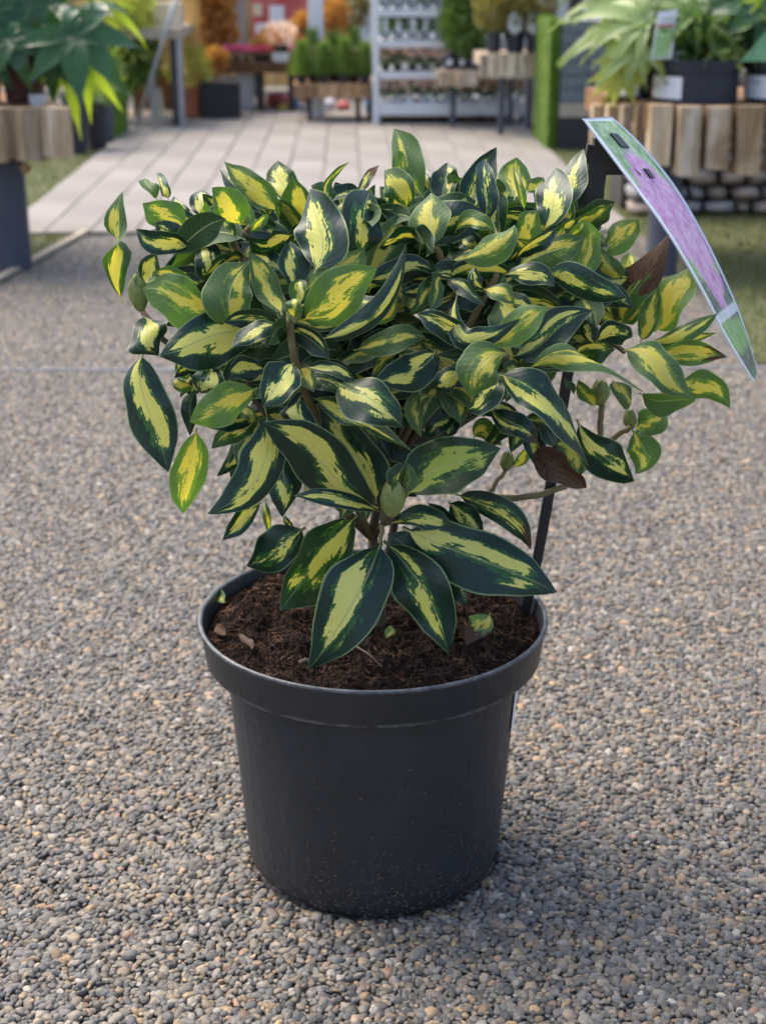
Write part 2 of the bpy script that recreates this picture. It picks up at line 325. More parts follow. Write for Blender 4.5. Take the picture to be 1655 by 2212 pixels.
# gravel: bed sheet and pebbles
gl=gp((0,610),(195,503)); sl=(gl[1]-gl[0]); gl0=gl[0]-sl*8.0
bed=[(-4,gl0.y),(gl0.x,gl0.y),(gl[1].x,gl[1].y),(gl[1].x,PY0),(1.0,PY0),(.80,1.76),(4,1.72),(4,-3),(-4,-3)]
bed_o=sheet('gravel_bed',bed,-.0075,GRAV)
# ---- pebbles: instanced inside one object, nobody could count them
def pebbles():
    pts=[]; scl=[]; rot=[]; idx=[]; tint=[]
    rng=np.random.default_rng(3)
    pal=np.array([(.135,.138,.145),(.165,.158,.150),(.20,.185,.165),(.110,.118,.130),(.235,.205,.170),(.30,.245,.185),(.33,.245,.155),(.17,.165,.17),(.27,.255,.24),(.36,.345,.325),(.15,.155,.148),(.29,.20,.15)])
    pw=np.array([16,17,14,11,12,8,4,12,7,2.5,10,3.5]); pw=pw/pw.sum()
    def layer(step,y0,y1,z,zj,smin,smax,seed):
        r=np.random.default_rng(seed); ny=int((y1-y0)/(step*.87))
        for j in range(ny):
            y=y0+j*step*.87; d=y-CAM.y
            hw=.33*d+.26; nx=int(2*hw/step)
            x=-hw+step*(np.arange(nx)+.5*(j%2))+CAM.x+d*.024
            n=len(x); xx=x+r.uniform(-.36,.36,n)*step; yy=y+r.uniform(-.36,.36,n)*step
            k=(xx**2+yy**2)>.1125**2
            if y>1.7: k&=(xx<.80+(yy-1.76)*.13)&((xx-gl[0].x)*sl.y-(yy-gl[0].y)*sl.x>.004)
            xx=xx[k]; yy=yy[k]; n=len(xx)
            s=np.exp(r.normal(math.log((smin+smax)/2),.33,n)).clip(smin*.62,smax*1.75)
            el=r.uniform(1.0,1.65,n); fl=r.uniform(.5,.82,n)
            sc=np.stack([s*el**.5,s/el**.5,s*fl],-1); zz=z+r.uniform(-zj,zj,n)-np.maximum(0,s-.0075)*.3
            pts.append(np.stack([xx,yy,zz],-1)); scl.append(sc)
            rot.append(np.stack([r.normal(0,.32,n),r.normal(0,.32,n),r.uniform(0,6.28,n)],-1)); idx.append(r.integers(0,6,n))
            c=pal[r.choice(len(pal),n,p=pw)]*np.array([.90,.855,.755])*r.uniform(.58,1.28,(n,1)); tint.append(c)
    layer(.0057,-.62,1.72,-.0030,.0010,.0051,.0080,11)
    layer(.0060,1.715,3.22,-.0030,.0008,.0056,.0082,13)
    layer(.0057,-.62,.75,-.0062,.0009,.0050,.0075,12)
    pts=np.concatenate(pts); scl=np.concatenate(scl); rot=np.concatenate(rot); idx=np.concatenate(idx); tint=np.concatenate(tint); n=len(pts)
    me=bpy.data.meshes.new('gravel'); me.vertices.add(n); me.vertices.foreach_set('co',pts.astype(np.float32).ravel())
    for nm,ar in (('scl',scl),('rot',rot)):
        a=me.attributes.new(nm,'FLOAT_VECTOR','POINT'); a.data.foreach_set('vector',ar.astype(np.float32).ravel())
    a=me.attributes.new('idx','INT','POINT'); a.data.foreach_set('value',idx.astype(np.int32))
    a=me.attributes.new('rnd','FLOAT','POINT'); a.data.foreach_set('value',rng.random(n).astype(np.float32))
    a=me.attributes.new('tint','FLOAT_COLOR','POINT'); a.data.foreach_set('color',np.concatenate([tint,np.ones((n,1))],-1).astype(np.float32).ravel())
    me.update()
    o=link('gravel',me); me.materials.append(PEB)
    ng=bpy.data.node_groups.new('pebbles','GeometryNodeTree')
    ng.interface.new_socket('Geometry',in_out='INPUT',socket_type='NodeSocketGeometry'); ng.interface.new_socket('Geometry',in_out='OUTPUT',socket_type='NodeSocketGeometry')
    N=ng.nodes; L=ng.links; gi=N.new('NodeGroupInput'); go=N.new('NodeGroupOutput')
    join=N.new('GeometryNodeJoinGeometry')
    for k in range(6):
        ico=N.new('GeometryNodeMeshIcoSphere'); ico.inputs['Radius'].default_value=.5; ico.inputs['Subdivisions'].default_value=3
        sp=N.new('GeometryNodeSetPosition'); pos=N.new('GeometryNodeInputPosition'); nz=N.new('ShaderNodeTexNoise'); nz.noise_dimensions='4D'
        nz.inputs['W'].default_value=k*3.7; nz.inputs['Scale'].default_value=(1.6,2.2,1.3,2.6,1.9,1.5)[k]; nz.inputs['Detail'].default_value=1.0
        sub=N.new('ShaderNodeMath'); sub.operation='SUBTRACT'; sub.inputs[1].default_value=.5; L.new(nz.outputs[0],sub.inputs[0])
        mul=N.new('ShaderNodeVectorMath'); mul.operation='SCALE'; L.new(pos.outputs[0],mul.inputs[0]); 
        am=N.new('ShaderNodeMath'); am.operation='MULTIPLY'; am.inputs[1].default_value=1.0; L.new(sub.outputs[0],am.inputs[0]); L.new(am.outputs[0],mul.inputs['Scale'])
        L.new(ico.outputs[0],sp.inputs[0]); L.new(mul.outputs[0],sp.inputs['Offset'])
        sm=N.new('GeometryNodeSetShadeSmooth'); L.new(sp.outputs[0],sm.inputs[0])
        mt=N.new('GeometryNodeSetMaterial'); mt.inputs['Material'].default_value=PEB; L.new(sm.outputs[0],mt.inputs[0])
        ti=N.new('GeometryNodeGeometryToInstance'); L.new(mt.outputs[0],ti.inputs[0]); L.new(ti.outputs[0],join.inputs[0])
    iop=N.new('GeometryNodeInstanceOnPoints'); L.new(gi.outputs[0],iop.inputs['Points']); L.new(join.outputs[0],iop.inputs['Instance']); iop.inputs['Pick Instance'].default_value=True
    def attr(nm,t):
        a=N.new('GeometryNodeInputNamedAttribute'); a.data_type=t; a.inputs[0].default_value=nm; return a.outputs[0]
    L.new(attr('idx','INT'),iop.inputs['Instance Index']); L.new(attr('scl','FLOAT_VECTOR'),iop.inputs['Scale'])
    e2r=N.new('FunctionNodeEulerToRotation'); L.new(attr('rot','FLOAT_VECTOR'),e2r.inputs[0]); L.new(e2r.outputs[0],iop.inputs['Rotation'])
    L.new(iop.outputs[0],go.inputs[0])
    md=o.modifiers.new('pebbles','NODES'); md.node_group=ng
    return tag(o,'small rounded grey and tan pebbles of the gravel floor','gravel',None,'stuff')
pebbles()
# thin metal strip across the gravel
a=G(-900,790); b=G(2500,812); m=MB(); m.box((-2.6,1.689,-.012),(2.6,1.6955,.0015)); st=m.build('edging_strip',EDGE)
st.rotation_euler=(0,0,R(-.6)); tag(st,'thin pale metal edging strip laid across the gravel floor','edging strip')
# wooden edging board along the gravel's left side
m=MB(); d=(gl[1]-gl[0]).normalized(); nrm=Vector((-d.y,d.x,0)); p0=gl[0]-d*1.6; p1=gl[1]
m.add([p0,p1,p1+nrm*.022,p0+nrm*.022]+[q+Vector((0,0,.010)) for q in (p0,p1,p1+nrm*.022,p0+nrm*.022)],[(3,2,1,0),(4,5,6,7),(0,1,5,4),(1,2,6,5),(2,3,7,6),(3,0,4,7)])
eb=m.build('edging_board',EDGEW); tag(eb,'pale wooden edging board between the gravel and the grass patch','edging board')
# paving: sand bed + single pavers
pv=sheet('paving',[(PX0,PY0),(PX1,PY0),(PX1,PY1),(PX0,PY1)],-.006,JOINT)
PWD,PLN=.134,.56; pm={}
def paver_mesh(wd,ln):
    k=(round(wd,3),round(ln,3))
    if k not in pm:
        c=.0025; h=.018; x,y=wd/2-.0015,ln/2-.0015
        v=[(-x,-y,-h),(x,-y,-h),(x,y,-h),(-x,y,-h),(-x,-y,-c),(x,-y,-c),(x,y,-c),(-x,y,-c),(-x+c,-y+c,0),(x-c,-y+c,0),(x-c,y-c,0),(-x+c,y-c,0)]
        pm[k]=mesh('paver',v,[(0,1,5,4),(1,2,6,5),(2,3,7,6),(3,0,4,7),(4,5,9,8),(5,6,10,9),(6,7,11,10),(7,4,8,11),(8,9,10,11)],PAVER)
    return pm[k]
nc=14; cw=(PX1-PX0)/nc
for i in range(nc):
    y=PY0; first=True
    while y<PY1-.02:
        ln=PLN*(.5 if (first and i%2) else 1); ln=min(ln,PY1-y); first=False
        o=link('paver',paver_mesh(cw,ln),pv); o.location=(PX0+cw*(i+.5),y+ln/2,random.uniform(.004,.007)); o.rotation_euler=(random.gauss(0,.002),random.gauss(0,.002),random.gauss(0,.002)); y+=ln
# artificial-grass / turf patches
def turf(name,poly,n,label,seed,hgt=.012):
    sheet(name+'_base',[(p.x,p.y) for p in poly],-.004,TURFB)
    r=random.Random(seed); xs=[p.x for p in poly]; ys=[p.y for p in poly]
    def inside(x,y):
        c=False; j=len(poly)-1
        for i in range(len(poly)):
            if (poly[i].y>y)!=(poly[j].y>y) and x<(poly[j].x-poly[i].x)*(y-poly[i].y)/(poly[j].y-poly[i].y)+poly[i].x: c=not c
            j=i
        return c
    v=[]; f=[]
    while len(f)<n:
        x=r.uniform(min(xs),max(xs)); y=r.uniform(min(ys),max(ys))
        if not inside(x,y): continue
        a=r.uniform(0,6.28); h=hgt*r.uniform(.5,1.4); wd=.0022; k=len(v); lx,ly=r.gauss(0,.6)*h,r.gauss(0,.6)*h
        v+=[(x-wd*math.cos(a),y-wd*math.sin(a),-.004),(x+wd*math.cos(a),y+wd*math.sin(a),-.004),(x+lx,y+ly,h)]; f.append((k,k+1,k+2))
    o=mobj(name,v,f,TURF); tag(o,label,'grass',None,'stuff')
lt=[Vector((PX0,6.2,0)),Vector((-2.4,6.2,0)),Vector((-2.4,1.1,0)),gl[0]-d*1.6+nrm*.03,gl[1]+nrm*.03,Vector((gl[1].x,PY0-.002,0)),Vector((PX0,PY0-.002,0))]
turf('grass_patch',lt,30000,'short green grass strip beside the left edge of the pavers',5)
rtp=[Vector((PX1,5.3,0)),Vector((PX1,PY0,0)),Vector((.80,1.735,0)),Vector((2.6,1.70,0)),Vector((2.6,5.3,0))]
turf('grass_patch',rtp,32000,'mossy olive grass below the stone wall and plank table',6)

# ------------------------------------------------------------------ foliage helpers
def cloud(n,c,rad,ln,wd,mat,name,parent,seed=0,up=.3,shell=.45,droop=0.0):
    r=random.Random(seed); v=[]; f=[]; c=Vector(c); rad=Vector(rad)
    for _ in range(n):
        while True:
            q=Vector((r.uniform(-1,1),r.uniform(-1,1),r.uniform(-1,1)))
            if q.length<1 and q.length>r.random()*shell*1.4: break
        p=c+Vector((q.x*rad.x,q.y*rad.y,q.z*rad.z))
        t=(q.normalized()+Vector((r.gauss(0,.5),r.gauss(0,.5),r.gauss(0,.5)+up-droop))).normalized()
        s=t.cross(Vector((r.gauss(0,1),r.gauss(0,1),r.gauss(0,1)))).normalized(); nn=s.cross(t)
        l=ln*r.uniform(.6,1.25); ww=wd*r.uniform(.7,1.2); k=len(v)
        v+=[p,p+t*l*.5+s*ww*.5-nn*l*.06,p+t*l,p+t*l*.5-s*ww*.5-nn*l*.06]; f+=[(k,k+1,k+2),(k,k+2,k+3)]
    return mobj(name,v,f,mat,parent)
def conifer(name,c,h,rad,mat,parent,seed,n=1400):
    r=random.Random(seed); v=[]; f=[]; c=Vector(c)
    for _ in range(n):
        u=r.random()**1.25; a=r.uniform(0,6.28); rr=rad*(1-u*.9)**.8*(.25+.75*r.random()**.5)
        p=c+Vector((rr*math.cos(a),rr*math.sin(a),u*h)); t=Vector((math.cos(a)*.55+r.gauss(0,.3),math.sin(a)*.55+r.gauss(0,.3),.9+r.gauss(0,.25))).normalized()
        s=t.orthogonal().normalized(); l=.046*r.uniform(.5,1.4); k=len(v)
        v+=[p-s*.0035,p+s*.0035,p+t*l]; f.append((k,k+1,k+2))
    return mobj(name,v,f,mat,parent)
def pot_mb(c,r1,h,r0=None,rim=.10,n=28):
    r0=r0 or r1*.78; m=MB(); t=h
    m.lathe([(0,.0),(r0,.0),(r0+(r1*.95-r0)*(1-rim),h*(1-rim)),(r1,h*(1-rim)),(r1*1.02,h),(r1*.95,h),(r1*.90,h*.93),(0,h*.93)],c,n); return m
def make_pot(name,c,r1,h,mat,parent,**k): return smooth_by_angle(pot_mb(c,r1,h,**k).build(name,mat,parent),30)
def palm_mesh(nl,width,spread,seed,mat,droop=.25):          # palmate leaf, unit radius, lies in XY, main lobe along +Y, faces +Z
    r=random.Random(seed); v=[]; f=[]
    for i in range(nl):
        a=(i/(nl-1)-.5)*spread; L=1-.35*abs(a)/(spread/2)+r.uniform(-.08,.08); dr_=droop*r.uniform(.5,1.7); bw_=r.uniform(-.10,.10); dx,dy=math.sin(a),math.cos(a); K=7
        for j in range(K+1):
            t=j/K; ww=width*(.35+.65*math.sin(math.pi*min(1,t**.9*.98+.12)))*(1-t**5)*(1 if t<1 else 0)
            ww=max(ww,.003); z=-dr_*t*t*L+.08*math.sin(t*3); a2=a+bw_*t; dx,dy=math.sin(a2),math.cos(a2)
            for q in (-1,0,1):
                k=q*ww*L*.5; v.append((dx*L*t+dy*k,dy*L*t-dx*k,z+(.035*abs(q) if .1<t else 0)))
        b=len(v)-3*(K+1)
        for j in range(K):
            for q in range(2): f.append((b+j*3+q,b+j*3+q+1,b+(j+1)*3+q+1,b+(j+1)*3+q))
    return mesh('leaf',v,f,mat,True)
def place_palm(me,c,direction,normal,size,parent,name='leaf'):
    y=Vector(direction).normalized(); z=Vector(normal); z=(z-y*z.dot(y)).normalized(); x=y.cross(z)
    o=link(name,me,parent); M=Matrix((x,y,z)).transposed().to_4x4(); M=Matrix.Translation(c)@M@Matrix.Scale(size,4); o.matrix_basis=M; return o
def copy_tree(o,parent=None):
    c=o.copy(); col.objects.link(c); c.parent=parent
    for ch in o.children:
        if ch!=c: copy_tree(ch,c)
    return c
def plant_tag(x0,y0,x1,y1,Y,mat,parent,name='name_tag'):
    return rect_box(name,x0,y0,x1,y1,Y,.002,mat,parent)
# ================================================================== the pot, its soil and the plant
PH_=.2326; SOILZ=.2215
pot=empty('flower_pot',(0,0,0),'large matte black plastic nursery pot standing on the gravel','flower pot')
m=MB(); m.lathe([(0,.004),(.098,.004),(.100,-.002),(.1075,-.001),(.1118,.004),(.1135,.012),(.1150,.03),(.1215,.12),(.1275,.196),(.1275,.2015)],n=96)
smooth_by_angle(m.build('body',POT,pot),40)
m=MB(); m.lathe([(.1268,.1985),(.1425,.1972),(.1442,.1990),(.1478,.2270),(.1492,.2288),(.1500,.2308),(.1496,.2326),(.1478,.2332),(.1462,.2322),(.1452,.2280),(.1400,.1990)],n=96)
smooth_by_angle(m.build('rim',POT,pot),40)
# white sticker on the pot's side, seen edge-on
m=MB(); v=[];f=[]
for i in range(9):
    a=R(-19)+R(30)*i/8
    for z in (.135,.190):
        r=.1150+(z-.03)*(.0125/.166)+.0010; v.append((r*math.cos(a),r*math.sin(a),z))
m.add(v,[(2*i,2*i+2,2*i+3,2*i+1) for i in range(8)]); sk=m.build('sticker',PAPER,pot,True); sk['label']='white paper sticker on the pot side'
# ---- dirt specks stuck to the lower wall
r_=random.Random(21); v=[];f=[]
for i in range(420):
    a=R(-90)+r_.gauss(.38,.6); z=abs(r_.gauss(.0,.030))+.004
    if r_.random()<.2: z=r_.uniform(.01,.15)
    rr=.1137+z*.073+.0004; a0=Vector((rr*math.cos(a),rr*math.sin(a),z)); t=Vector((-math.sin(a),math.cos(a),0)); th=r_.uniform(0,3.14); l=r_.uniform(.0005,.0027)*(1.3 if r_.random()<.1 else 1); wdt=r_.uniform(.0003,.0009)
    dv=t*math.cos(th)+Vector((0,0,1))*math.sin(th); sv_=t*math.sin(th)-Vector((0,0,1))*math.cos(th); n_=Vector((math.cos(a),math.sin(a),0)); k=len(v)
    v+=[a0-dv*l-n_*.0004,a0+sv_*wdt+n_*.0005,a0+dv*l+n_*.0002,a0-sv_*wdt+n_*.0005]; f+=[(k,k+1,k+2,k+3)]
dirt=mobj('dirt',v,f,DIRT,pot); dirt['kind']='stuff'
# ---- soil
def soil():
    v=[];f=[];NR,NA=64,200
    def hgt(x,y):
        p=Vector((x*38,y*38,1.7)); h=mnoise.fractal(p,.9,2.1,5)*.0062
        h+=mnoise.fractal(Vector((x*150,y*150,4)),.8,2.2,3)*.0034
        h+=-.006*max(0,1-((x+.035)**2+(y+.075)**2)/.035**2)+.005*max(0,1-((x+.09)**2+(y-.02)**2)/.05**2)
        rr=math.hypot(x,y); return SOILZ+h-.004*max(0,(rr-.12)/.025)
    for i in range(NR+1):
        r=.1445*(i/NR)**.8
        for j in range(NA):
            a=2*math.pi*j/NA; x,y=r*math.cos(a),r*math.sin(a); v.append((x,y,hgt(x,y)))
    for i in range(NR):
        for j in range(NA): f.append((i*NA+j,(i+1)*NA+j,(i+1)*NA+(j+1)%NA,i*NA+(j+1)%NA))
    o=mobj('potting_soil',v,f,SOIL,None,False); tag(o,'dark brown fibrous peat soil filling the black pot','soil',None,'stuff')
    r=random.Random(9); m=MB()
    for _ in range(3600):
        a=r.uniform(0,6.28); q=.142*math.sqrt(r.random()); x,y=q*math.cos(a),q*math.sin(a); z=hgt(x,y)
        th=r.uniform(0,6.28); L=r.choice((.004,.006,.009,.014)); bend=r.gauss(0,.7); pts=[]
        for k in range(4):
            t=k/3-.5; aa=th+bend*t; px,py=x+L*t*math.cos(aa),y+L*t*math.sin(aa)
            if math.hypot(px,py)>.1435: px,py=x,y
            pts.append((px,py,max(hgt(px,py),z-.001)+.0006+.0022*r.random()*(1-abs(t)*1.6)))
        m.tube(pts,r.uniform(.00018,.00048),3,False)
    fb=m.build('fibre',FIB,o); fb['kind']='stuff'
    m=MB()
    for _ in range(1500):
        a=r.uniform(0,6.28); q=.141*math.sqrt(r.random()); x,y=q*math.cos(a),q*math.sin(a); z=hgt(x,y); s=r.uniform(.0009,.0032)
        dirs=[(1,0,0),(-1,0,0),(0,1,0),(0,-1,0),(0,0,1),(0,0,-1)]
        m.add([(x+dx*s*r.uniform(.5,1.3),y+dy*s*r.uniform(.5,1.3),z+dz*s*r.uniform(.5,1.1)) for dx,dy,dz in dirs],[(0,2,4),(2,1,4),(1,3,4),(3,0,4),(2,0,5),(1,2,5),(3,1,5),(0,3,5)])
    cr=m.build('crumb',SOIL,o); cr['kind']='stuff'
    return hgt
soil_h=soil()
# ---- the plant
CROP={'A':(280,400,3.31),'B':(700,330,3.0648),'C':(1150,330,3.009),'D':(1500,550,2.6017),'E':(300,850,3.009),'F':(700,850,3.009),'G':(1150,850,3.009),'H':(650,1150,1.7421)}
def cp(c,x,y): ox,oy,s=CROP[c]; return ((ox+x/s)*S2D,(oy+y/s)*S2D)
plant=empty('rhododendron',(0,0,SOILZ),'bushy variegated rhododendron with dark green leaves splashed yellow, in the black pot','plant')
def leaf(b,mid,t,wpx,Y0,Y1,splash,tone=0.,lime=0.,brown=0.,under=False,roll=0.,twist=0.,fold=None,seed=0,sag=0.,wave=1.,batch=None):
    r=random.Random(seed*7+3)
    B=P(b[0],b[1],Y0); T=P(t[0],t[1],Y1)
    if mid is None: M=P((b[0]+t[0])/2,(b[1]+t[1])/2,(Y0+Y1)/2+sag)
    else: M=P(mid[0],mid[1],(Y0+Y1)/2+sag)
    Cc=M*2-(B+T)*.5
    hw=wpx/F*depth(M)*.5
    if twist==0 and roll==0: roll=r.uniform(-30,30); hw/=math.cos(R(roll))
    ar=2*hw/max(1e-4,(B-M).length+(T-M).length)
    if ar>.62: hw*=(.62+(ar-.62)*.5)/ar
    fold=r.uniform(-.45,.5) if fold is None else fold
    K,W=16,4; v=[];uv=[];f=[]
    oa=[r.uniform(-.11,.11) for _ in range(8)]; op=[r.uniform(0,6.28) for _ in range(4)]; wob=r.uniform(-.07,.07); asym=r.uniform(-.35,.35); cur=r.uniform(-.10,.45)
    ph=r.uniform(0,6.28); fr=r.uniform(1.2,2.4); sk=r.uniform(-.12,.12); tw2=r.uniform(-16,16); pk=r.uniform(.80,1.08)
    for i in range(K+1):
        s=i/K; p=B*(1-s)**2+Cc*2*s*(1-s)+T*s*s; tan=((Cc-B)*(1-s)+(T-Cc)*s).normalized()
        V=(CAM-p).normalized(); N=(V-tan*V.dot(tan)); N=N.normalized() if N.length>1e-4 else tan.orthogonal().normalized()
        sm=min(1,max(0,(s-.25)/.5)); sm=sm*sm*(3-2*sm)
        N=Matrix.Rotation(R(roll+twist*sm+tw2*(s-.5)),3,tan)@N; S=tan.cross(N)
        u=max(0,(s-.06)/.94); ww=math.sin(math.pi*u**pk)**.66*(1-.16*u**3) if 0<u<1 else 0
        ww=max(ww,.055*(1-s)) if s<.5 else ww
        if u>.80: ww*=.66+.34*((1-u)/.20)
        p=p+S*(hw*wob*3*math.sin(6.283*s))-N*(hw*.55*cur*max(0,s-.55)**2*8)
        for j in range(-W,W+1):
            q=j/W; sd_=0 if q<0 else 1; om=1+oa[sd_]*math.sin(2.6*s*3.14+op[sd_])+.55*oa[2+sd_]*math.sin(5.2*s*3.14+op[2+sd_]); e=q*(1-.10*abs(q)*abs(fold)); off=S*(hw*ww*e*(1+sk*q)*om)
            off+=N*(hw*ww*((fold+asym*(1 if q>0 else -1))*(abs(q)**1.5)+.17*wave*q*q*math.sin(ph+6.28*fr*s+q*1.3)))
            v.append(p+off); uv.append((s,q*.5+.5))
    n=2*W+1
    for i in range(K):
        for j in range(2*W):
            q=(i*n+j,i*n+j+1,(i+1)*n+j+1,(i+1)*n+j); f.append(q[::-1] if under else q)
    dat=(splash,tone,lime,1-brown); sd=random.Random(seed*13+5).random()
    if batch is not None: batch.append((v,f,uv,dat,sd)); return None
    return leaf_object('leaf',[(v,f,uv,dat,sd)])
def leaf_object(name,parts):
    V=[];F_=[];U=[];D=[];Sd=[]
    for v,f,uv,dat,sd in parts:
        n=len(V); V+=v; F_+=[tuple(i+n for i in q) for q in f]; U+=uv; D+=[dat]*len(v); Sd+=[sd]*len(v)
    o=mobj(name,V,F_,LEAF,plant,True,U); me=o.data
    a=me.attributes.new('leafdata','FLOAT_COLOR','POINT'); a.data.foreach_set('color',np.array(D,dtype=np.float32).ravel())
    a=me.attributes.new('leafseed','FLOAT','POINT'); a.data.foreach_set('value',np.array(Sd,dtype=np.float32)); return o
INNER=[]
